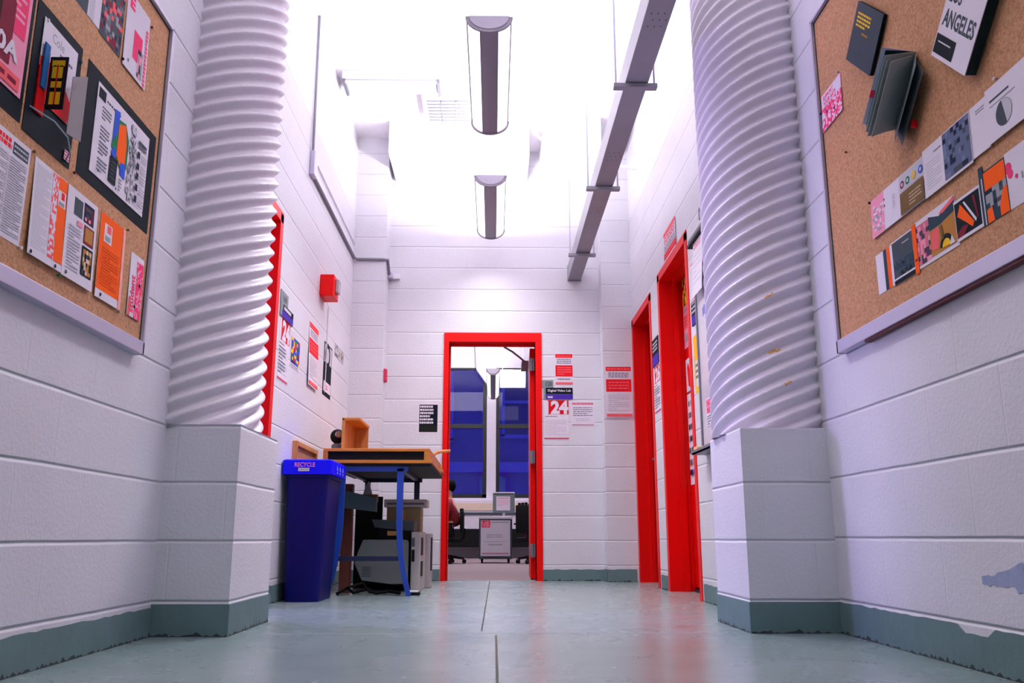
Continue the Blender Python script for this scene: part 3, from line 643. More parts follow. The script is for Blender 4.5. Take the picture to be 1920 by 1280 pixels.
# push pins
def pin(x, y, z, sx, label, mt=None, group=None):
    m = MB(); mt = mt or DG
    m.cyl((x, y, z), (x+sx*.004, y, z), .0018, M_STEEL, 8); m.cyl((x+sx*.004, y, z), (x+sx*.009, y, z), .0045, mt, 10)
    solo(m, 'push_pin', label, 'pin', group, smooth=True)
for y, z, lab, mt in ((2.205, 1.787, 'white push pin at the top corner of the white leaflet with red corner', W_), (2.413, 1.78, 'silver push pin at the right edge of the card behind the hanging book', GRY),
    (2.672, 1.945, 'black push pin at the lower left of the pink square flyer', BLK), (2.868, 2.19, 'red brown push pin right of the pink square flyer', MRN),
    (2.222, 1.395, 'brown push pin between newsletter and orange brochure, at their tops', BRN), (2.218, 1.117, 'white push pin at the lower right of the newsletter', W_),
    (2.426, 1.104, 'green push pin below the seam of orange brochure and photo flyer', GRN), (2.446, 1.432, 'dark red push pin under the corner between the two black cards', MRN),
    (2.844, 1.396, 'brown push pin at the top right of the solid orange flyer', BRN), (2.840, 1.104, 'grey push pin at the lower right of the solid orange flyer', GRY)):
    pin(CL, y, z, 1, lab, mt)
for y, z, lab, mt in ((2.942, 1.556, 'dark push pin at the left tip of the brochure with coloured circles', BLK), (2.125, 1.592, 'white push pin at the top of the half circle page', W_),
    (3.10, 1.83, 'brown push pin alone on the cork below the pink card', BRN), (3.106, 2.178, 'grey push pin at the top right of the pink and white card', GRY), (3.305, 2.10, 'black push pin at the left edge of the pink and white card', BLK)):
    y, z = rb(y, z); pin(CR, y, z, -1, lab, mt)

# ================================================================ wall notices further down the corridor
def red_notice(s, seed=1):
    s.rect(.03, .90, .97, .985, RD).lines(.08, .91, .92, .975, 1, LRD, .5, seed=seed).lines(.12, .77, .88, .88, 3, TXT, .45, seed=seed+1).rect(.03, .50, .97, .74, RD)
    s.lines(.12, .54, .88, .71, 3, LRD, .4, seed=seed+2).lines(.10, .12, .90, .46, 9, LG, .4, seed=seed+3).rect(.03, .02, .97, .075, LRD); return s
def room_sign(s):
    """black title bar above a purple bar"""
    s.rect(.0, .46, 1, 1, BLK).text('Digital Video Lab', .08, .60, .94, .86, W_, .02).rect(0, .02, 1, .44, PUR).rect(.07, .12, .26, .28, LG); return s
def room_card(s, num='124'):
    s.rect(.12, .64, 1.0, .995, ink(196, 18, 30)).text(num, .04, .65, .99, .985, W_, .05).lines(.04, .57, .55, .61, 1, TXT, seed=3).lines(.04, .12, .9, .52, 9, LG, .3, seed=4).rect(0, .02, 1, .055, ink(190, 80, 100)); return s
# left far wall
GP = mat('grey sign plate', (120, 130, 134), .5)
s = LF(4.885, 5.065, 1.690, 1.780, GP, th=.006); s.text('109', .3, .3, .8, .75, DG, .03); s.done('room_number_plate', 'small grey room number plate on the left wall beside the red frame', 'sign')
s = LF(4.890, 5.205, 1.628, 1.706, GP, th=.008); s.rect(.10, .0, .98, .5, PUR).rect(.16, .5, .98, .96, BLK).rect(.24, .6, .8, .86, LG); s.done('door_sign', 'black and purple door sign on the left wall beside the red frame', 'sign')
s = LF(4.915, 5.165, 1.250, 1.630, W_); room_card(s); s.lines(.04, .12, .7, .56, 8, TXT, .35, seed=14); s.done('room_card', 'white room card with red number block on the left wall by the red frame', 'notice')
s = LF(5.215, 5.455, 1.390, 1.580, W_, off=.001); s.cells(.02, .12, .98, .98, 8, 8, [BLU, YEL, RD, GRN, PUR, YEL, NAVY], 11).lines(.05, .02, .9, .10, 1, TXT)
s.done('flyer', 'bright multicoloured patchwork flyer on the left wall', 'flyer')
s = LF(5.700, 6.010, 1.358, 1.798, W_, tilt=.012); red_notice(s, 4); s.done('notice', 'red and white notice on the left wall right of the patchwork flyer', 'notice')
s = LF(6.235, 6.545, 1.380, 1.775, BLK); s.rect(.08, .62, .96, .97, LG).disc(.45, .78, .30, BLK).disc(.45, .78, .18, LG).lines(.12, .42, .92, .64, 4, BLK, .6, seed=4).rect(.06, .28, .97, .36, BLK).rect(.08, .08, .95, .27, W_).lines(.3, .12, .6, .22, 2, PNK)
s.done('poster', 'black and white poster on the left wall near the corner', 'poster')
s = LF(6.650, 7.040, 1.752, 1.852, GRY); s.cells(.03, .05, .97, .95, 9, 4, [GRY, TXT, CRM, LG], 3); s.done('notice', 'small grey photo notice nearest the corner on the left wall', 'notice')
# wood panel on the left wall behind the bin
root = thing('framed_board', 'framed orange wood panel on the left wall behind the blue bin', 'panel', (XLF, 5.72, .825))
m = MB()
m.box((XLF, 5.40, .825), (XLF+.03, 5.43, .950), M_WOODV, .003); m.box((XLF, 6.02, .825), (XLF+.03, 6.05, .950), M_WOODV, .003)
m.box((XLF, 5.43, .920), (XLF+.03, 6.02, .950), M_WOODV, .003); m.box((XLF, 5.43, .825), (XLF+.03, 6.02, .835), M_WOODV, .003); m.build('frame', root)
m = MB(); m.box((XLF, 5.43, .835), (XLF+.012, 6.02, .92), wood_mat('reddish veneer', (176, 112, 76), (196, 134, 96), 1)); m.build('inset', root)
# back wall
s = BK(-.668, -.488, 1.250, 1.520, W_); s.rect(.05, .05, .95, .95, BLK).lines(.08, .30, .74, .93, 6, W_, .62, seed=21).rect(.08, .07, .92, .26, ink(30, 34, 28))
s.done('poster', 'black and white poster on the back wall left of the open red doorway', 'poster')
s = BK(.544, .708, 1.690, 1.975, W_); s.rect(.03, .86, .97, .98, RD).lines(.1, .88, .9, .95, 1, LRD).lines(.1, .66, .9, .84, 3, TXT, .45, seed=3).rect(.03, .26, .97, .62, RD).lines(.15, .30, .9, .58, 4, LRD, .45, seed=2).lines(.15, .14, .85, .22, 1, TXT).rect(.03, .01, .97, .08, LRD)
s.done('notice', 'red and white notice on the back wall above the Digital Video Lab sign', 'notice')
s = BK(.425, .525, 1.662, 1.730, GP, th=.006); s.text('120', .36, .2, .92, .8, DG, .03); s.done('room_number_plate', 'small grey room number plate right of the back doorway', 'sign')
s = BK(.440, .680, 1.556, 1.662, GP, th=.005); s.O += Vector((.02, 0, 0)); room_sign(s); s.done('door_sign', 'black and purple Digital Video Lab sign right of the back doorway', 'sign')
s = BK(.445, .662, 1.197, 1.552, W_); room_card(s); s.done('room_card', 'white card with large red 124 on the back wall', 'notice')
s = BK(.682, .893, 1.320, 1.538, W_); s.rect(.05, .88, .95, .95, ink(190, 60, 90)).lines(.05, .885, .95, .945, 1, PIK).lines(.10, .40, .92, .80, 5, TXT, .35, seed=7).lines(.2, .2, .8, .34, 2, LG).rect(.05, .03, .95, .07, ink(196, 130, 150))
s.done('notice', 'small pale notice with thin pink bars right of the 124 card', 'notice')
s = BK(.970, 1.205, 1.371, 1.826, W_, y=7.42, tilt=.006); red_notice(s, 9); s.done('notice', 'large red and white notice on the right pier before the first red door', 'notice')
# small alarm pull beside the left pier
m = MB(); m.box((-.965, 7.44, 1.69), (-.94, 7.52, 1.80), ink(200, 60, 90), .004); solo(m, 'wall_switch', 'tiny pink red pull station on the side of the left pier', 'switch')
# right far wall
s = RF(6.475, 6.235, 1.625, 1.83, BLK, th=.006); s.rect(0, 0, 1, .38, PUR).lines(.1, .5, .9, .9, 3, LG, .5); s.done('door_sign', 'black and purple sign on the narrow wall between the two right doors', 'sign')
s = RF(6.465, 6.225, 1.262, 1.618, W_); room_card(s, '126'); s.lines(.06, .1, .9, .56, 8, TXT, .35, seed=2); s.done('room_card', 'white card with red number between the two right doors', 'notice')
s = RF(5.880, 5.485, 2.262, 2.485, W_, off=.004); s.rect(.0, .86, 1, 1, LRD).lines(.05, .60, .95, .85, 3, RD, .5, seed=2).lines(.05, .34, .95, .56, 3, TXT, .5, seed=3).rect(0, .10, 1, .32, RD).lines(.06, .14, .94, .29, 2, LRD, .5)
s.done('notice', 'red and white notice above the nearest red door on the right', 'notice')
# papers on the closed red leaf of the nearer door
XD = 1.385
s = RF(6.10, 5.82, 2.005, 2.235, NAVY, x=XD); s.cells(.0, .0, 1, .92, 9, 7, [NAVY, YEL, RD, BLK, ORG, YEL], 5); s.done('poster', 'dark multicoloured poster at the top of the near red door', 'poster')
s = RF(6.10, 5.86, 1.690, 1.998, PIK, x=XD); s.rect(.05, .45, .9, .80, LRD).lines(.1, .5, .9, .75, 3, RD, .5).rect(.2, .12, .85, .32, GRY).lines(.1, .84, .9, .95, 2, TXT)
s.done('flyer', 'pink flyer with red print on the near red door', 'flyer')
s = RF(6.10, 5.84, 1.365, 1.608, W_, x=XD); s.poly([(.15, .75), (.3, .9), (.42, .72), (.5, .55), (.8, .6), (.85, .3), (.55, .08), (.25, .2)], ink(240, 20, 30)); s.rect(.0, .0, 1, .03, MRN)
s.done('poster', 'white poster with a bright red mark on the near red door', 'poster')
s = RF(6.10, 5.80, .720, 1.355, W_, x=XD)
for i in range(6):
    for j in range(6): s.rect(.10+j*.145, .86-i*.13, .20+j*.145, .92-i*.13, (DG, GRY, NAVY, TXT)[(i*3+j*5) % 4])
s.rect(.12, .10, .38, .16, NAVY).rect(.44, .10, .62, .16, BLU)
s.done('photo_list', 'long white sheet with rows of tiny portraits on the near red door', 'poster')
# strip notice and small sign between door and whiteboard
s = RF(5.135, 4.975, 1.625, 1.79, BLK, th=.006); s.rect(0, 0, 1, .34, PUR).lines(.1, .4, .9, .9, 3, LG, .5); s.done('door_sign', 'black and purple sign between the near red door and the whiteboard', 'sign')
s = RF(5.135, 4.990, 1.195, 1.600, W_); s.rect(0, .52, 1, .90, ink(250, 176, 20)).lines(.2, .22, .95, .48, 3, TXT, .5).rect(.1, .02, .95, .12, YEL).rect(0, .12, .2, .52, YEL)
s.done('notice', 'white notice with a yellow orange block beside the whiteboard', 'notice')
# clip rail with two papers
root = thing('clip_rail', 'dark metal clip rail high on the right wall above the whiteboard', 'rail', (XRF, 4.84, 2.10))
m = MB(); m.box((XRF-.035, 4.50, 2.10), (XRF, 5.02, 2.135), mat('bronze rail', (92, 84, 84), .35, .5), .004); m.box((XRF-.042, 4.50, 2.085), (XRF-.002, 5.02, 2.102), M_GAP); m.build('rail', root)
s = RF(5.130, 4.930, 1.765, 2.02, W_, off=.004, tilt=.006); s.lines(.1, .9, .9, .97, 1, PNK).lines(.1, .15, .9, .85, 10, LG, .3).rect(.1, .03, .9, .08, PIK); s.done('paper', 'white paper with faint print below the clip rail, beside the red frame', 'paper')
s = RF(4.930, 4.690, 1.745, 2.08, W_, off=.024, tilt=.02); s.lines(.1, .86, .8, .98, 2, PNK).lines(.1, .2, .9, .8, 6, LG, .2); s.done('paper', 'curling white paper with pink heading hanging from the clip rail', 'paper')
# whiteboard
root = thing('whiteboard', 'glossy whiteboard with grey frame and tray, mostly hidden behind the right column', 'whiteboard', (XRF, 4.5, .83))
m = MB(); m.box((XRF-.012, 4.10, .87), (XRF, 4.955, 1.93), mat('whiteboard enamel', (214, 204, 218), .12)); m.build('panel', root)
m = MB()
for a, b in (((4.95, .85), (4.975, 1.95)), ((4.08, .85), (4.105, 1.95)), ((4.08, 1.93), (4.975, 1.955)), ((4.08, .85), (4.975, .875))):
    m.box((XRF-.02, a[0], a[1]), (XRF, b[0], b[1]), M_STEEL)
m.build('frame', root)
m = MB(); m.box((XRF-.085, 4.10, .822), (XRF, 4.95, .832), M_STEEL); m.box((XRF-.085, 4.10, .822), (XRF-.08, 4.95, .845), M_STEEL); m.build('tray', root)
m = MB(); m.box((XRF-.076, 4.86, .834), (XRF-.03, 4.945, .866), ink(232, 190, 140), .006); solo(m, 'board_eraser', 'pale orange eraser on the whiteboard tray', 'eraser')
s = RF(4.845, 4.70, .97, 1.13, W_, off=.013); s.rect(.05, .45, .9, .95, PIK).text('NO', .1, .7, .8, .93, PNK, .04).text('PARK', .1, .47, .85, .67, PNK, .03).lines(.1, .05, .9, .4, 4, TXT, .4)
s.done('sticker', 'pink and white notice stuck low on the whiteboard', 'notice')
m = MB(); R = random.Random(5)
for i in range(7):
    y = 4.83-.022*i; m.box((XRF-.0128, y, 1.60+R.uniform(-.02, .03)), (XRF-.0122, y-.016, 1.645+R.uniform(-.02, .03)), ink(128, 132, 216))
m.build('blue_scribble', root)
m = MB()
for i in range(6):
    y = 4.74-.018*i; m.box((XRF-.0128, y, 1.53+R.uniform(-.02, .03)), (XRF-.0122, y-.014, 1.575+R.uniform(-.02, .03)), ink(240, 128, 164))
m.build('pink_scribble', root)
m = MB(); m.tube([(XRF-.015, 4.72, ZC), (XRF-.015, 4.72, 2.22)], .009, M_WHITE); m.box((XRF-.03, 4.70, 2.17), (XRF, 4.745, 2.24), M_STEEL, .003)
solo(m, 'cable_drop', 'white cable drop with grey box above the clip rail', 'conduit')

# ================================================================ red alarm strobe, conduit
root = thing('fire_alarm', 'red fire alarm box with strobe high on the left wall', 'alarm', (XLF, 6.05, 2.04))
m = MB(); m.box((XLF, 5.97, 2.045), (XLF+.10, 6.16, 2.205), M_RED, .006); m.build('housing', root)
m = MB(); m.box((XLF+.10, 6.03, 2.085), (XLF+.125, 6.11, 2.185), mat('strobe lens', (170, 160, 170), .2), .006); m.build('strobe_lens', root)
m = MB(); m.tube([(XLF+.006, 6.30, 2.05), (XLF+.006, 6.30, 1.40)], .004, M_WHITE); solo(m, 'surface_wire', 'thin white wire running down the left wall below the alarm', 'wire')
zc = 2.765
root = thing('conduit', 'grey conduit run along the left wall, round the pier to a small box', 'conduit', (XLF, 5.5, 2.7))
m = MB(); c = M_STEEL
m.tube([(XLF+.014, 5.44, ZC), (XLF+.014, 5.47, 2.90)], .009, c); m.tube([(XLF+.014, 5.53, zc), (XLF+.014, 7.30, zc), (XLF+.03, 7.335, zc), (-.99, 7.335, zc), (-.95, 7.345, zc), (-.95, 7.50, 2.68)], .0125, c)
m.build('pipe', root, smooth=True)
m = MB(); m.box((XLF, 5.45, 2.745), (XLF+.035, 5.54, 2.92), M_ALU, .005); m.build('corner_fitting', root)
m = MB(); m.box((-.965, 7.50, 2.65), (-.925, 7.60, 2.70), M_ALU, .004); m.box((-.925, 7.56, 2.655), (-.86, 7.60, 2.70), M_WHITE, .006); m.build('junction_box', root)
m = MB(); m.tube([(XLF+.008, 5.55, 2.90), (XLF+.008, 7.33, 2.90)], .005, M_WHITE); solo(m, 'surface_wire', 'thin white wire above the conduit on the left wall', 'wire')

# ================================================================ hanging wireway with struts
root = thing('cable_trunking', 'long grey steel cable trunking hung under the ceiling, running to the back wall', 'trunking', (.73, 4.5, 2.66))
TR = mat('grey steel trunking', (146, 144, 154), .45, .15, noise=.08, nscale=5)
m = MB(); m.box((.672, 1.2, 2.66), (.792, YB, 2.80), TR, .003)
for y in (3.55, 5.0, 5.9):
    for i in range(3):
        for j in range(3):
            m.cyl((.70+.03*i+(j % 2)*.015, y-.1+.05*j, 2.6601), (.70+.03*i+(j % 2)*.015, y-.1+.05*j, 2.6592), .0035, M_GAP, 8)
m.build('channel', root)
m = MB(); m.box((.668, 7.585, 2.652), (.796, 7.598, 2.80), TR); m.build('end_flange', root)
for y in (4.07, 5.42, 6.82, 2.4):
    m = MB(); m.box((.612, y-.02, 2.632), (.838, y+.02, 2.656), TR, .002); b = m.build('support_strut', root)
    for x in (.625, .825):
        m = MB(); m.cyl((x, y, 2.65), (x, y, ZC), .005, M_ALU, 8); m.build('threaded_rod', root, smooth=True)

# ================================================================ pendant lamps
M_DIFF = emit('white lamp diffuser', (1, .93, 1), 5.0)
M_SP = mat('grey perforated lamp spine', (132, 124, 138), .5, .15, noise=.04)
M_CAPL = mat('pale lamp end cap', (186, 178, 196), .45)
def pendant(name, label, x, y, z, hw, L, h, group):
    root = thing(name, label, 'lamp', (x, y, z), group); N_ = 16
    y0 = y-L/2; y1 = y+L/2
    def pt(t, yy, k=1.0): return (x+hw*k*math.cos(t), yy, z+h-h*k*math.sin(t)*1.0)
    def shell(ta, tb, mt, nm, k=1.0):
        b = MB(); n = 10
        for i in range(n):
            a = ta+(tb-ta)*i/n; c = ta+(tb-ta)*(i+1)/n
            b.hexa([pt(a, y0, k-.05), pt(a, y1, k-.05), pt(c, y1, k-.05), pt(c, y0, k-.05), pt(a, y0, k), pt(a, y1, k), pt(c, y1, k), pt(c, y0, k)], mt)
        return b.build(nm, root, smooth=False)
    shell(math.radians(9), math.radians(65), M_DIFF, 'diffuser', .97); shell(math.radians(115), math.radians(171), M_DIFF, 'diffuser', .97)
    shell(math.radians(65), math.radians(115), M_SP, 'spine', 1.0)
    for ya, yb in ((y0-.014, y0), (y1, y1+.02)):
        b = MB(); pts = [pt(PI*i/N_, ya, 1.07) for i in range(N_+1)]; b.prism(pts, (0, yb-ya, 0), M_SP)
        c = b.build('end_cap', root)
        if ya < y0:
            b = MB(); pts = [pt(PI*i/N_, ya-.001, .9) for i in range(N_+1)]; pts = [(p[0], p[1], p[2]+.002) for p in pts]; b.prism(pts, (0, -.002, 0), M_CAPL); b.build('cap_plate', c)
    b = MB(); b.box((x-hw, y0, z+h-.002), (x+hw, y0+.03, z+h+.004), M_SP); b.box((x-hw, y1-.03, z+h-.002), (x+hw, y1, z+h+.004), M_SP)
    for sx in (-1, 1): b.box((x+sx*hw-.005, y0, z+h-.008), (x+sx*hw+.003, y1, z+h+.004), M_SP)
    b.build('rim', root)
    for yy in (y0+.02, y1-.02):
        b = MB(); b.cyl((x, yy, z+h), (x, yy, ZC), .003, M_ALU, 6); b.cyl((x, yy, ZC-.02), (x, yy, ZC), .025, M_CAPL, 12); b.build('suspension_cable', root, smooth=True)
    return root
pendant('pendant_lamp', 'nearest half round pendant lamp with grey spine under the corridor ceiling', -.035, 4.68, 2.965, .118, 1.17, .085, 'pendant lamps along the corridor')
pendant('pendant_lamp', 'second half round pendant lamp, nearer the back wall', -.035, 6.74, 2.965, .118, 1.17, .085, 'pendant lamps along the corridor')
pendant('pendant_lamp', 'half round pendant lamp above the viewer, before the columns', -.035, 2.2, 2.965, .118, 1.17, .085, 'pendant lamps along the corridor')

# ================================================================ ceiling equipment
m = MB(); m.box((-.60, 6.42, 3.84), (-.18, 6.88, ZC), M_CEIL, .006)
root = thing('air_diffuser', 'square white ceiling air diffuser beside the nearest pendant lamp', 'vent', (-.39, 6.65, 3.84)); m.build('housing', root)
m = MB()
for i in range(7): m.box((-.56, 6.46+.055*i, 3.832), (-.22, 6.475+.055*i, 3.842), M_STEEL)
for x in (-.45, -.33): m.box((x, 6.46, 3.830), (x+.012, 6.84, 3.838), M_STEEL)
m.build('grille', root)
root = thing('strip_light', 'white strip light fitting flat on the ceiling at left', 'lamp', (-.82, 6.3, 3.85)); m = MB(); m.box((-1.2, 6.16, 3.87), (-.44, 6.42, ZC), M_CEIL, .004); m.build('body', root)
m = MB(); m.cyl((-1.18, 6.20, 3.855), (-.46, 6.20, 3.855), .013, M_WHITE); m.box((-1.2, 6.18, 3.84), (-1.18, 6.40, 3.87), M_STEEL); m.box((-.46, 6.18, 3.84), (-.44, 6.40, 3.87), M_STEEL); m.build('tube_holder', root)
m = MB(); m.box((-.93, 7.0, 3.62), (.30, YB, ZC), M_CEIL, .004); struct('trim_4', m)
m = MB(); m.box((.42, 6.9, 3.66), (.92, YB, ZC), M_CEIL, .004); struct('trim_5', m)
m = MB(); m.tube([(.30, 6.45, 3.90), (.32, 6.75, 3.72), (.50, 6.86, 3.60), (.85, 6.9, 3.52)], .014, M_WHITE); m.tube([(.85, 6.9, 3.52), (XRF, 6.92, 3.46)], .014, M_WHITE)
solo(m, 'ceiling_pipe', 'thin white bent pipe below the ceiling at right', 'pipe', smooth=True)

# ================================================================ blue recycling bin
root = thing('recycling_bin', 'tall slim blue recycling bin with bright blue lid against the left wall', 'bin', (-1.1, 5.4, 0))
bx0, bx1, by0, by1 = -1.222, -.975, 5.16, 5.62
m = MB()
def ring(x0, x1, y0, y1, r, z, n=5):
    out = []
    for cx_, cy_, a0 in ((x1-r, y1-r, 0), (x0+r, y1-r, PI/2), (x0+r, y0+r, PI), (x1-r, y0+r, 3*PI/2)):
        for i in range(n+1): a = a0+PI/2*i/n; out.append((cx_+r*math.cos(a), cy_+r*math.sin(a), z))
    return out
def loft(b, rings, mt, cap=True):
    n = len(rings[0]); i = len(b.v); k = b.m(mt)
    for r in rings: b.v += r
    for q in range(len(rings)-1):
        for j in range(n): b.f.append((i+q*n+j, i+q*n+(j+1) % n, i+(q+1)*n+(j+1) % n, i+(q+1)*n+j)); b.mi.append(k)
    if cap:
        b.f.append(tuple(i+j for j in reversed(range(n)))); b.mi.append(k); e = i+(len(rings)-1)*n; b.f.append(tuple(e+j for j in range(n))); b.mi.append(k)
loft(m, [ring(bx0+.02, bx1-.03, by0+.03, by1-.02, .035, .0), ring(bx0+.015, bx1-.028, by0+.025, by1-.02, .04, .03), ring(bx0, bx1, by0, by1, .03, .70), ring(bx0-.006, bx1+.006, by0-.006, by1+.006, .03, .705), ring(bx0-.006, bx1+.006, by0-.006, by1+.006, .03, .735)], M_BIN)
m.build('body', root, smooth=True)
lid = MB(); loft(lid, [ring(bx0-.022, bx1+.024, by0-.02, by1+.02, .02, .725), ring(bx0-.022, bx1+.024, by0-.02, by1+.02, .02, .805), ring(bx0-.012, bx1+.014, by0-.01, by1+.01, .02, .812)], M_LID)
L_ = lid.build('lid', root, smooth=True)
s = Sheet((bx0+.05, by0-.0215, .765), (1, 0, 0), (0, 0, 1), (0, -1, 0), .125, .03, M_LID, th=.0006); s.text('RECYCLE', .02, .05, .98, .95, ink(216, 120, 190), .03); s.part('lid_print', L_)
s = Sheet((bx0+.075, by0-.0215, .742), (1, 0, 0), (0, 0, 1), (0, -1, 0), .065, .019, LG, th=.0008); s.lines(.1, .2, .9, .8, 1, GRY); s.part('lid_label', L_)
s = Sheet((bx1+.0245, by0+.10, .735), (0, 1, 0), (0, 0, 1), (1, 0, 0), .30, .06, M_LID, th=.0006)
WB = ink(150, 150, 236)
for u in (.2, .5, .8): s.poly([(u-.07, .3), (u, .9), (u+.03, .62), (u-.02, .45)], WB).poly([(u+.02, .9), (u+.08, .35), (u+.03, .32), (u, .6)], WB).poly([(u-.06, .2), (u+.07, .2), (u+.05, .05), (u-.04, .05)], WB)
s.part('lid_print', L_)

# ================================================================ desk with bent blue legs
root = thing('work_desk', 'honey wood desk with open slot and curved blue steel legs beside the bin', 'desk', (-.75, 6.3, 0))
tx0, tx1, ty0, ty1 = -1.108, -.398, 5.66, 6.93
m = MB(); m.box((tx0, ty0, .832), (tx1, ty1, .853), M_WOOD, .002); m.build('lower_top', root)
m = MB(); m.box((tx0, ty0, .908), (tx1-.02, ty1, .928), M_WOOD, .003); m.build('desktop', root)
m = MB(); m.box((tx0, ty0, .853), (tx0+.03, ty1, .908), M_WOOD); m.box((tx1-.055, ty0, .853), (tx1-.02, ty1, .908), M_WOOD); m.box((tx0+.03, ty1-.03, .853), (tx1-.055, ty1, .908), M_WOOD); m.build('slot_sides', root)
m = MB(); m.box((tx0+.03, ty0+.02, .854), (tx1-.056, ty0+.3, .907), M_BLACK); m.build('slot_shade_fill', root)  # black block stands in for the shade inside the open slot
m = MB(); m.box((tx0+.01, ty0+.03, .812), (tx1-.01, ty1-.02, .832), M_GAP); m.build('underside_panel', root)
m = MB()
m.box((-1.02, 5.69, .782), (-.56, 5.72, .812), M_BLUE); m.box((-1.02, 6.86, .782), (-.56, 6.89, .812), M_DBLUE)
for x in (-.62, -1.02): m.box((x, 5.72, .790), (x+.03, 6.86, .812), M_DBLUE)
m.build('top_rails', root)
def leg(x, y, dirx, mt):
    b = MB(); zs = [.80, .6, .42, .30, .20, .10, 0.0]; dx = [0, 0, .002, .010, .024, .045, .072]; w_ = .042
    P_ = [(x+dirx*d, z) for d, z in zip(dx, zs)]
    for i in range(6):
        (xa, za), (xb, zb) = P_[i], P_[i+1]; ww = w_-.002*i; wn = w_-.002*(i+1)
        b.hexa([(xb-wn/2, y, zb), (xb+wn/2, y, zb), (xb+wn/2, y+.03, zb), (xb-wn/2, y+.03, zb), (xa-ww/2, y, za), (xa+ww/2, y, za), (xa+ww/2, y+.03, za), (xa-ww/2, y+.03, za)], mt)
    return b.build('leg', root)
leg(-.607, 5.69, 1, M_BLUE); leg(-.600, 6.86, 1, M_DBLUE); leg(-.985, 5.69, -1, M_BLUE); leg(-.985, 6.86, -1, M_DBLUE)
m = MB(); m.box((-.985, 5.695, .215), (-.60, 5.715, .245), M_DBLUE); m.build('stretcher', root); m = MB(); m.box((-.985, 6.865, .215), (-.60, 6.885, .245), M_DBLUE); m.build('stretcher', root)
m = MB(); m.tube([(-.47, 6.86, .90), (-.50, 6.88, .95), (-.485, 6.89, .99), (-.455, 6.90, 1.015), (-.41, 6.90, 1.028), (-.35, 6.90, 1.03), (-.345, 6.90, 1.03)], .012, M_WOODV); m.build('bent_wood_arm', root, smooth=True)
m = MB(); m.prism([(tx1-.02, ty1-.25, .853), (tx1-.02, ty1-.02, .853), (tx1+.0, ty1-.02, .832), (tx1+.0, ty1-.25, .832)], (0, 0, .05), M_WOOD); m.build('side_lip', root)
# little shelf on the desk
root = thing('desk_shelf', 'small wooden bracket shelf standing on the desk', 'shelf', (-.93, 5.95, .928))
m = MB(); m.box((-1.005, 5.72, .929), (-.985, 6.16, 1.135), M_WOODV, .004); m.build('side_panel', root)
m = MB(); m.box((-1.005, 5.72, 1.117), (-.885, 6.16, 1.138), M_WOOD, .004); m.build('top_board', root)
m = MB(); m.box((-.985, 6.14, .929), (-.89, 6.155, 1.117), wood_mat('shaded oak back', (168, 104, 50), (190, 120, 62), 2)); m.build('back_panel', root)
# black device beside it
root = thing('desk_clock', 'small black and silver round device on a grey foot, left end of the desk', 'device', (-1.08, 5.95, .928))
m = MB(); m.lathe([(.001, 0), (.045, 0), (.045, .05), (.03, .06), (.001, .06)], (-1.065, 5.95, .928), mat('grey plastic', (110, 108, 116), .5)); m.build('foot', root, smooth=True)
m = MB(); bm = bmesh.new(); bmesh.ops.create_uvsphere(bm, u_segments=20, v_segments=12, radius=.05)
for v in bm.verts: v.co = Vector((-1.068+v.co.x, 5.93+v.co.y*.6, 1.035+v.co.z))
m.add_bm(bm, M_BLACK); m.build('head', root, smooth=True)
m = MB(); m.cyl((-1.06, 5.90, 1.045), (-1.055, 5.893, 1.045), .022, mat('bright chrome', (210, 210, 220), .15, .9), 16); m.build('dial', root, smooth=True)

# ================================================================ things stored under the desk
GREYP = mat('aged grey plastic', (122, 130, 130), .5); DGP = mat('slate plastic', (72, 80, 88), .5); BEI = mat('beige computer case', (180, 176, 172), .5)
root = thing('crt_monitor', 'old grey tube monitor lying under the desk behind the stretcher', 'monitor', (-.78, 6.3, .04))
m = MB()
prof = [(-.93, .27), (-.90, .345), (-.60, .345), (-.585, .33), (-.585, .055), (-.70, .05), (-.90, .075), (-.955, .19)]
m.prism([(x, 6.15, z) for x, z in prof], (0, .38, 0), GREYP); m.build('housing', root)
m = MB()
for i in range(6): m.box((-.90, 6.147, .10+.012*i), (-.84, 6.151, .105+.012*i), DGP)
m.build('vents', root)
m = MB(); m.lathe([(.001, 0), (.13, 0), (.12, .02), (.05, .035), (.04, .055), (.001, .055)], (-.76, 6.33, 0.0), M_BLACK); m.build('foot', root, smooth=True)
root = thing('printer_tray', 'slate grey office machine cover lying on the stored monitor', 'office machine', (-.72, 6.3, .35))
m = MB(); m.hexa([(-.83, 6.2, .43), (-.56, 6.2, .405), (-.56, 6.5, .405), (-.83, 6.5, .43), (-.85, 6.18, .485), (-.55, 6.18, .475), (-.55, 6.52, .475), (-.85, 6.52, .485)], DGP); m.build('cover', root)
m = MB(); m.box((-.80, 6.2, .346), (-.58, 6.5, .43), M_BLACK); m.box((-.74, 6.195, .375), (-.66, 6.2, .405), ink(200, 150, 90)); m.build('base', root)
root = thing('computer_tower', 'beige computer tower with dark drive slots under the desk', 'computer', (-.52, 6.3, 0))
m = MB(); m.box((-.565, 6.12, .0), (-.50, 6.55, .40), BEI, .006); m.build('case', root)
m = MB(); m.box((-.5005, 6.15, .24), (-.496, 6.30, .36), M_BLACK); m.box((-.5005, 6.15, .10), (-.496, 6.30, .20), M_BLACK); m.build('drive_bays', root)
m = MB(); m.box((-.5605, 6.1175, .30), (-.54, 6.12, .36), DGP); m.box((-.5605, 6.1175, .20), (-.54, 6.12, .28), M_BLACK); m.build('front_slots', root)
root = thing('computer_tower', 'second slim beige computer standing behind the first under the desk', 'computer', (-.47, 6.62, 0))
m = MB(); m.box((-.535, 6.58, .0), (-.465, 6.95-.12, .39), mat('yellowed computer case', (172, 164, 168), .5), .005); m.build('case', root)
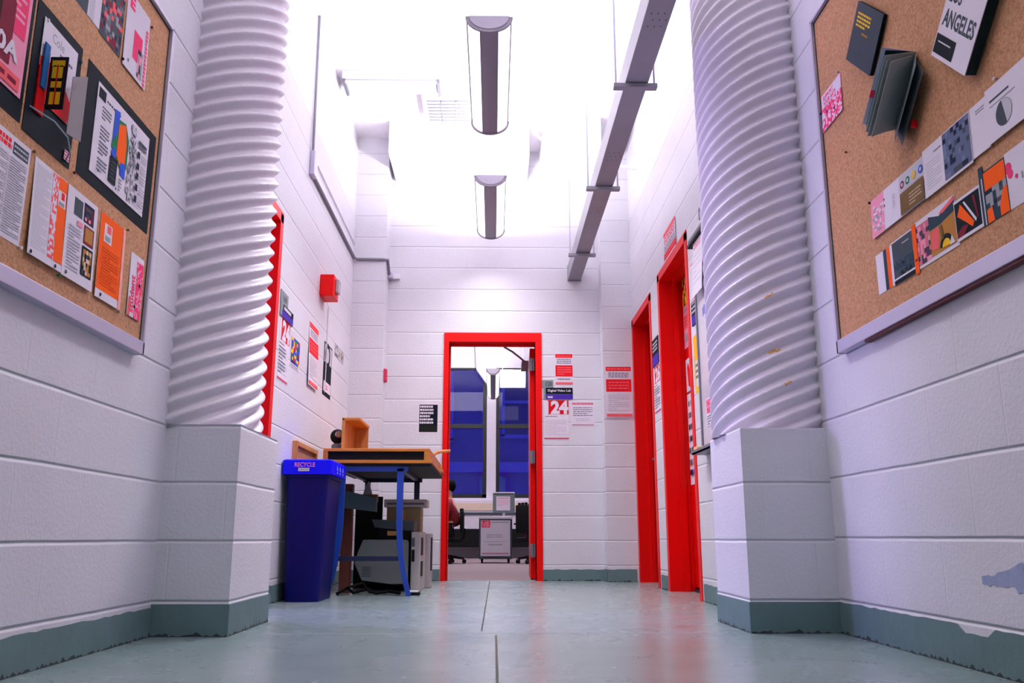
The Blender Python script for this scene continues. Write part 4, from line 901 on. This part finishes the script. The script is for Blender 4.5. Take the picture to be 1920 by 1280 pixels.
m = MB(); m.box((-.4655, 6.6, .12), (-.461, 6.75, .36), M_BLACK); m.build('slot', root)
m = MB(); m.box((-.80, 6.62, .0), (-.545, 6.84, .58), mat('brown cardboard', (150, 132, 96), .8), .003); m.box((-.72, 6.615, .49), (-.66, 6.62, .56), ink(196, 160, 90)); solo(m, 'cardboard_box', 'tall tan cardboard box at the back under the desk', 'box')
m = MB(); m.box((-.82, 6.60, .582), (-.50, 6.84, .640), mat('cream paper tray', (190, 184, 176), .6), .004); m.box((-.80, 6.597, .60), (-.52, 6.60, .615), TXT); solo(m, 'paper_tray', 'cream paper tray on top of the tan box under the desk', 'tray')
m = MB(); m.box((-1.035, 6.02, .0), (-.965, 6.10, .72), mat('red brown board', (92, 38, 26), .6), .003); solo(m, 'wooden_board', 'dark red brown board standing upright under the desk', 'board')
m = MB(); m.hexa([(-1.04, 5.86, .56), (-.79, 5.92, .53), (-.79, 6.0, .53), (-1.04, 6.0, .56), (-1.04, 5.86, .68), (-.79, 5.92, .62), (-.79, 6.0, .62), (-1.04, 6.0, .68)], mat('dark teal crate', (40, 62, 72), .6)); solo(m, 'document_case', 'dark teal case strapped high under the desk top', 'case')
m = MB(); m.hexa([(-.90, 6.05, .64), (-.83, 6.05, .62), (-.83, 6.1, .62), (-.90, 6.1, .64), (-.885, 6.05, .70), (-.865, 6.05, .74), (-.865, 6.1, .74), (-.885, 6.1, .70)], ink(150, 150, 160)); m.box((-.91, 6.03, .60), (-.80, 6.12, .65), BRN); solo(m, 'paper_stack', 'crumpled pale papers above the teal case under the desk', 'papers')
m = MB(); m.box((-1.03, 6.60, .0), (-.83, 6.62, .66), M_BLACK); solo(m, 'dark_space_sheet', 'black sheet filling the dark space beside the red brown board under the desk', 'panel')  # black sheet put in for the dark space under the desk
m = MB(); m.tube([(-1.0, 5.78, .01), (-.95, 5.86, .04), (-.9, 5.80, .015), (-.83, 5.9, .03), (-.76, 5.82, .012), (-.68, 5.86, .02), (-.6, 5.80, .012)], .011, M_BLACK)
m.tube([(-1.0, 5.9, .012), (-.93, 5.82, .05), (-.85, 5.88, .07), (-.8, 5.8, .02), (-.7, 5.9, .012)], .009, M_BLACK); solo(m, 'power_cables', 'tangle of black cables on the floor under the desk', 'cable', smooth=True)
m = MB(); m.box((-.56, 5.76, 0), (-.47, 5.83, .02), M_BLACK, .004); m.box((-.55, 5.765, .02), (-.48, 5.82, .028), M_WHITE); solo(m, 'power_adapter', 'small white topped adapter at the foot of the blue leg', 'adapter')

# ================================================================ the room beyond the back doorway
M_CARPET = mat('grey brown carpet', (128, 112, 116), .9, noise=.12, nscale=60)
m = MB(); m.box((-4.5, YB+.16, -.1), (4.5, 16.2, .001), M_CARPET); struct('floor_back_room', m)
m = MB(); m.box((-4.5, YB+.2, ZC), (4.5, 16.2, ZC+.1), M_CEIL); struct('ceiling_back_room', m)
m = MB(); m.box((-4.6, YB+.16, 0), (-4.5, 16.2, ZC), M_WHITE); struct('wall_back_room_left', m)
m = MB(); m.box((4.5, YB+.16, 0), (4.6, 16.2, ZC), M_WHITE); struct('wall_back_room_right', m)
WL, WR = (-.90, -.13), (.04, .95); wz0, wz1 = 1.05, 3.47
m = MB(); Y0 = 16.0; Y1 = 16.25
m.box((-4.5, Y0, 0), (4.5, Y1, wz0), M_WHITE); m.box((-4.5, Y0, wz1), (4.5, Y1, ZC), M_WHITE)
for a, b in ((-4.5, WL[0]), (WL[1], WR[0]), (WR[1], 4.5)): m.box((a, Y0, wz0), (b, Y1, wz1), M_WHITE)
struct('wall_windows', m)
# pillar with a flared head between the windows
m = MB(); m.box((WL[1]+.0, 15.8, .0), (WR[0], 16.0, ZC), M_WHITE); m.prism([(-.13, 15.78, 3.12), (-.13, 15.78, ZC), (-.36, 15.78, ZC), (-.33, 15.78, 3.40)], (0, .22, 0), M_WHITE); struct('wall_pillar', m)
GL = bpy.data.materials.new('window glass'); GL.use_nodes = True; nt = GL.node_tree; nt.nodes.clear()
o_ = nt.nodes.new('ShaderNodeOutputMaterial'); t_ = nt.nodes.new('ShaderNodeBsdfTransparent'); g_ = nt.nodes.new('ShaderNodeBsdfGlossy'); g_.inputs['Roughness'].default_value = .02
mx_ = nt.nodes.new('ShaderNodeMixShader'); mx_.inputs[0].default_value = .02; nt.links.new(t_.outputs[0], mx_.inputs[1]); nt.links.new(g_.outputs[0], mx_.inputs[2]); nt.links.new(mx_.outputs[0], o_.inputs[0])
M_WF = mat('black window frame', (10, 16, 22), .5)
for n_, (a, b) in enumerate((WL, WR)):
    f = MB(); t = .065
    f.box((a, 16.02, wz0), (a+t, 16.10, wz1), M_WF); f.box((b-t-.01, 16.02, wz0), (b, 16.10, wz1), M_WF); f.box((a, 16.02, wz0), (b, 16.10, wz0+.075), M_WF); f.box((a, 16.02, wz1-.03), (b, 16.10, wz1), M_WF); f.box((a, 16.01, 2.33), (b, 16.10, 2.41), M_WF)
    fo = struct('window_%d' % (n_+1), f)
    g = MB(); g.box((a+t, 16.055, wz0+.07), (b-t, 16.06, wz1-.03), GL); g.build('pane', fo)
m = MB(); m.box((-3, 15.86, 1.0), (3, 16.02, 1.05), M_WHITE); struct('trim_6', m)
# neighbouring building outside, seen in dusk light
FAC = mat('dusk lit brick', (120, 120, 150), .9, noise=.15, nscale=2); FAL = mat('pale stone trim', (150, 150, 190), .8); FAD = mat('dark outside window', (70, 70, 110), .3)
root = thing('building', 'blue dusk lit building facade with framed windows outside', 'building', (0, 22, 0))
m = MB(); m.box((-6, 22, -3), (6, 22.5, 9), FAC); m.build('facade', root)
for x, z in ((-1.45, 2.85), (.62, 2.95), (2.4, 2.9), (-3.2, 2.8)):
    m = MB(); m.box((x-.36, 21.95, z-.05), (x+.36, 22.02, z+1.6), FAD); w_ = m.build('window', root)
    m = MB()
    m.box((x-.42, 21.9, z-.1), (x-.34, 22.0, z+1.65), FAL); m.box((x+.34, 21.9, z-.1), (x+.42, 22.0, z+1.65), FAL); m.box((x-.42, 21.9, z-.14), (x+.42, 22.0, z-.05), FAL); m.box((x-.38, 21.92, z+.75), (x+.38, 22.0, z+.82), FAL); m.build('window_trim', w_)
m = MB(); m.box((-6, 21.85, 1.95), (6, 22.0, 2.2), FAL); m.build('ledge', root)
# heater cabinet under the windows, black box standing in for the dark void below it
root = thing('heater_cabinet', 'long white heater cabinet with cream grille under the windows', 'heater', (0, 15.7, .5))
m = MB(); m.box((-3, 15.60, .50), (3, 15.86, 1.0), M_WHITE, .005); m.build('case', root)
m = MB(); m.box((-3, 15.585, .82), (3, 15.60, .95), ink(226, 206, 186)); m.build('grille', root)
m = MB(); m.box((-3, 15.58, .745), (3, 15.60, .785), DG); m.build('rail', root)
m = MB(); m.box((-3, 15.50, .19), (3, 15.85, .495), M_BLACK); solo(m, 'dark_void_fill', 'long black box standing in for the dark void below the white heater', 'cabinet')
# room lamp like the corridor ones
pendant('pendant_lamp', 'half round pendant lamp seen through the back doorway in front of the windows', -.015, 13.25, 2.62, .095, 2.2, .09, None)
root = thing('suspended_light', 'white rectangular panel hanging before the right window', 'panel', (.31, 14, 2.75))
m = MB(); m.box((.10, 14.0, 2.76), (.515, 14.05, 3.05), emit('white light panel', (1, .97, 1), 1.6)); m.build('panel', root)
for x in (.14, .48):
    m = MB(); m.cyl((x, 14.02, 3.05), (x, 14.02, ZC), .006, M_STEEL, 6); m.build('hanger', root)
# display cart with notice
root = thing('rolling_cabinet', 'grey rolling cabinet with white front notice and red logo in the back room', 'cabinet', (.03, 12.8, 0))
m = MB(); m.box((-.205, 12.6, .06), (.268, 13.05, .62), mat('dark grey cart', (52, 62, 68), .5), .006); m.box((-.21, 12.58, .61), (.273, 13.07, .64), mat('pale cart top', (170, 172, 180), .5), .004); m.build('body', root)
s = Sheet((-.18, 12.585, .10), (1, 0, 0), (0, 0, 1), (0, -1, 0), .42, .495, LG, th=.004); s.rect(.03, .80, .32, .99, ink(216, 24, 60)).text('LAB', .05, .90, .28, .97, PIK, .03).text('OPEN', .05, .82, .30, .89, PIK, .03).rect(.36, .93, .95, .96, GRY).lines(.2, .5, .75, .62, 2, GRY).rect(.08, .40, .92, .41, GRY).lines(.25, .28, .75, .36, 1, GRY).rect(.04, .06, .96, .09, ink(180, 110, 130)); s.part('front_notice', root)
for x in (-.16, .22):
    for y in (12.66, 12.98):
        m = MB(); m.cyl((x-.012, y, .03), (x+.012, y, .03), .03, M_BLACK, 14); m.box((x-.016, y-.012, .03), (x+.016, y+.012, .065), M_BLACK); m.build('caster', root, smooth=True)
root = thing('display_screen', 'square grey screen with a white paper on it, standing on the rolling cabinet', 'screen', (.15, 12.75, .64))
m = MB(); m.box((-.01, 12.68, .70), (.305, 12.74, .985), mat('grey screen bezel', (112, 124, 128), .5), .006); m.box((-.01, 12.68, .965), (.305, 12.74, .998), M_WHITE); m.build('bezel', root)
s = Sheet((.04, 12.678, .735), (1, 0, 0), (0, 0, 1), (0, -1, 0), .20, .20, W_, th=.002); s.lines(.1, .84, .9, .94, 1, PNK).lines(.1, .3, .9, .78, 4, PIK, .3); s.part('paper_notice', root)
m = MB(); m.cyl((.15, 12.72, .642), (.15, 12.72, .71), .02, M_WHITE); m.box((.07, 12.66, .641), (.23, 12.8, .652), M_WHITE, .003); m.build('stand', root)

def office_chair(name, label, x, y, rz, seat_z=.42, seatm=None, backh=.34):
    root = thing(name, label, 'chair', (x, y, 0)); c, s_ = math.cos(rz), math.sin(rz)
    T = lambda p: (x+p[0]*c-p[1]*s_, y+p[0]*s_+p[1]*c, p[2])
    def tr(b): b.v = [T(v) for v in b.v]; return b
    b = MB(); b.box((-.22, -.22, seat_z-.07), (.22, .22, seat_z), seatm or M_BLACK, .025); tr(b).build('seat', root, smooth=True)
    b = MB(); b.box((-.20, .20, seat_z+.06), (.20, .25, seat_z+.06+backh), M_BLACK, .02)
    R_ = random.Random(2)
    for i in range(7): b.box((-.18+.052*i, .195, seat_z+.04+backh), (-.15+.052*i, .24, seat_z+.07+backh+R_.uniform(0, .03)), M_BLACK, .006)
    b.tube([(0, .18, seat_z-.05), (0, .25, seat_z), (0, .26, seat_z+.12)], .018, M_BLACK); tr(b).build('backrest', root, smooth=True)
    b = MB(); b.cyl((0, 0, .10), (0, 0, seat_z-.07), .025, M_STEEL); tr(b).build('gas_column', root, smooth=True)
    b = MB()
    for i in range(5):
        a = 2*PI*i/5+.3; b.tube([(0, 0, .11), (.26*math.cos(a), .26*math.sin(a), .07)], .018, M_BLACK)
    tr(b).build('star_base', root, smooth=True)
    for i in range(5):
        a = 2*PI*i/5+.3; b = MB(); b.cyl((.26*math.cos(a)-.02, .26*math.sin(a), .032), (.26*math.cos(a)+.02, .26*math.sin(a), .032), .03, M_BLACK, 14); tr(b).build('caster', root, smooth=True)
    for sx in (-1, 1):
        b = MB(); b.tube([(sx*.22, .1, seat_z-.04), (sx*.26, .1, seat_z+.02), (sx*.26, .08, seat_z+.17)], .013, M_BLACK); b.box((sx*.26-.025, -.12, seat_z+.17), (sx*.26+.025, .14, seat_z+.195), M_BLACK, .008); tr(b).build('armrest', root, smooth=True)
    return root
office_chair('office_chair', 'black office chair with dark red cloth on its seat, beside the rolling cabinet', .60, 12.40, math.radians(150), .36, M_BLACK, .38)
m = MB(); m.box((.44, 12.24, .362), (.60, 12.36, .385), ink(150, 16, 40), .008); solo(m, 'folded_cloth', 'small dark red cloth on the seat of the black chair', 'cloth')
office_chair('office_chair', 'black office chair the person in red sits on', -.665, 12.45, math.radians(-90), .36, M_BLACK, .30)

# ================================================================ person seated, side on, in red sweater
SK = mat('skin', (206, 140, 116), .55); SW = mat('dark red knit sweater', (120, 14, 30), .85, bump=.3, bscale=90); TRO = mat('black trousers', (10, 10, 14), .8); HAIR = mat('black hair', (6, 6, 8), .8, spec=.1)
SHOE = mat('black shoe', (14, 14, 16), .5)
px, py = -.545, 12.45
def skinned(name, pts, edges, radii, mt, parent, sub=2):
    off = parent.matrix_basis.translation
    me = bpy.data.meshes.new(name); me.from_pydata([tuple(Vector(p)-off) for p in pts], edges, []); me.materials.append(mt)
    o = bpy.data.objects.new(name, me); COL.objects.link(o); o.parent = parent
    md = o.modifiers.new('skin', 'SKIN'); md.use_smooth_shade = True
    if not me.skin_vertices: me.attributes  # layer is made by the modifier
    lay = me.skin_vertices[0].data if me.skin_vertices else None
    if lay:
        for v, r in zip(lay, radii): v.radius = r if isinstance(r, tuple) else (r, r)
        lay[0].use_root = True
    sb = o.modifiers.new('sub', 'SUBSURF'); sb.levels = sub; sb.render_levels = sub
    return o
root = thing('person', 'person with black hair in a dark red sweater, seated side on in the back room', 'person', (px, py, 0))
z = .46
P = [(px, py, z), (px-.02, py, z+.16), (px-.07, py, z+.31), (px-.085, py, z+.40), (px-.095, py, z+.45), (px-.105, py, z+.53), (px-.11, py, z+.60)]
E_ = [(0, 1), (1, 2), (2, 3), (3, 4), (4, 5), (5, 6)]; Rr = [(.12, .10), (.115, .095), (.13, .095), (.075, .06), (.05, .05), (.085, .075), (.08, .07)]
def add(pts, rad, frm):
    i = frm
    for p, r in zip(pts, rad): P.append(p); Rr.append(r); E_.append((i, len(P)-1)); i = len(P)-1
    return i
for sy in (-1, 1):
    k = add([(px-.08, py+sy*.17, z+.34), (px-.14, py+sy*.20, z+.14), (px-.33, py+sy*.14, z+.20), (px-.37, py+sy*.13, z+.21)], [.052, .042, .03, .032], 2)
    for i, (dy, ln, dz) in enumerate(((-.03, .07, .0), (-.01, .082, .004), (.01, .078, .004), (.028, .062, 0))):
        add([(px-.40, py+sy*.13+dy, z+.212+dz), (px-.40-ln*.6, py+sy*.13+dy, z+.208), (px-.40-ln, py+sy*.13+dy, z+.195)], [.009, .008, .007], k)
    add([(px-.375, py+sy*.13-sy*.045, z+.20), (px-.41, py+sy*.13-sy*.06, z+.19)], [.010, .008], k)
    add([(px-.12, py+sy*.09, z-.02), (px-.42, py+sy*.11, z+.0), (px-.40, py+sy*.11, z-.22), (px-.39, py+sy*.11, .085)], [.075, .055, .045, .032], 0)
skinned('body', P, E_, Rr, SK, root)
# sweater
P = [(px, py, z+.03), (px-.02, py, z+.16), (px-.07, py, z+.31), (px-.11, py, z+.405)]; E_ = [(0, 1), (1, 2), (2, 3)]; Rr = [(.145, .12), (.135, .112), (.15, .11), (.075, .07)]
for sy in (-1, 1): add([(px-.08, py+sy*.17, z+.34), (px-.14, py+sy*.20, z+.14), (px-.31, py+sy*.145, z+.195)], [.068, .056, .044], 2)
skinned('sweater', P, E_, Rr, SW, root)
P = [(px, py, z)]; E_ = []; Rr = [(.14, .115)]
for sy in (-1, 1): add([(px-.12, py+sy*.09, z-.02), (px-.42, py+sy*.11, z+.0), (px-.40, py+sy*.11, z-.22), (px-.39, py+sy*.11, .09)], [.09, .068, .058, .05], 0)
skinned('trousers', P, E_, Rr, TRO, root)
for sy in (-1, 1):
    m = MB(); m.box((px-.56, py+sy*.11-.045, .002), (px-.33, py+sy*.11+.045, .085), SHOE, .025); m.build('shoe', root, smooth=True)
m = MB(); hc = Vector((px-.105, py, z+.585))
bm = bmesh.new(); bmesh.ops.create_uvsphere(bm, u_segments=24, v_segments=16, radius=1)
for v in bm.verts: v.co = Vector((hc.x+.018+v.co.x*.098, hc.y+v.co.y*.088, hc.z+.028+v.co.z*.10))
for v in [v for v in bm.verts if v.co.x < hc.x-.035 and v.co.z < hc.z+.055]: v.co.x = hc.x-.035+(v.co.x-hc.x+.035)*.1
m.add_bm(bm, HAIR); m.build('hair', root, smooth=True)
m = MB()
bm = bmesh.new(); bmesh.ops.create_cone(bm, segments=8, radius1=.016, radius2=.006, depth=.035, cap_ends=True)
for v in bm.verts: v.co = Vector((hc.x-.088-v.co.z*.6, hc.y+v.co.x, hc.z-.01+v.co.y-v.co.z*.4))
m.add_bm(bm, SK); m.build('nose', root, smooth=True)
for sy in (-1, 1):
    m = MB(); m.box((hc.x-.084, hc.y+sy*.028-.012, hc.z+.012), (hc.x-.078, hc.y+sy*.028+.012, hc.z+.022), HAIR, .002); m.build('eye', root)
    m = MB(); m.lathe([(.001, -.028), (.014, -.02), (.016, .01), (.010, .028), (.001, .03)], (hc.x+.0, hc.y+sy*.084, hc.z-.005), SK, 10); m.build('ear', root, smooth=True)
m = MB(); m.box((hc.x-.086, hc.y-.02, hc.z-.052), (hc.x-.078, hc.y+.02, hc.z-.044), ink(150, 70, 70), .002); m.build('mouth', root)
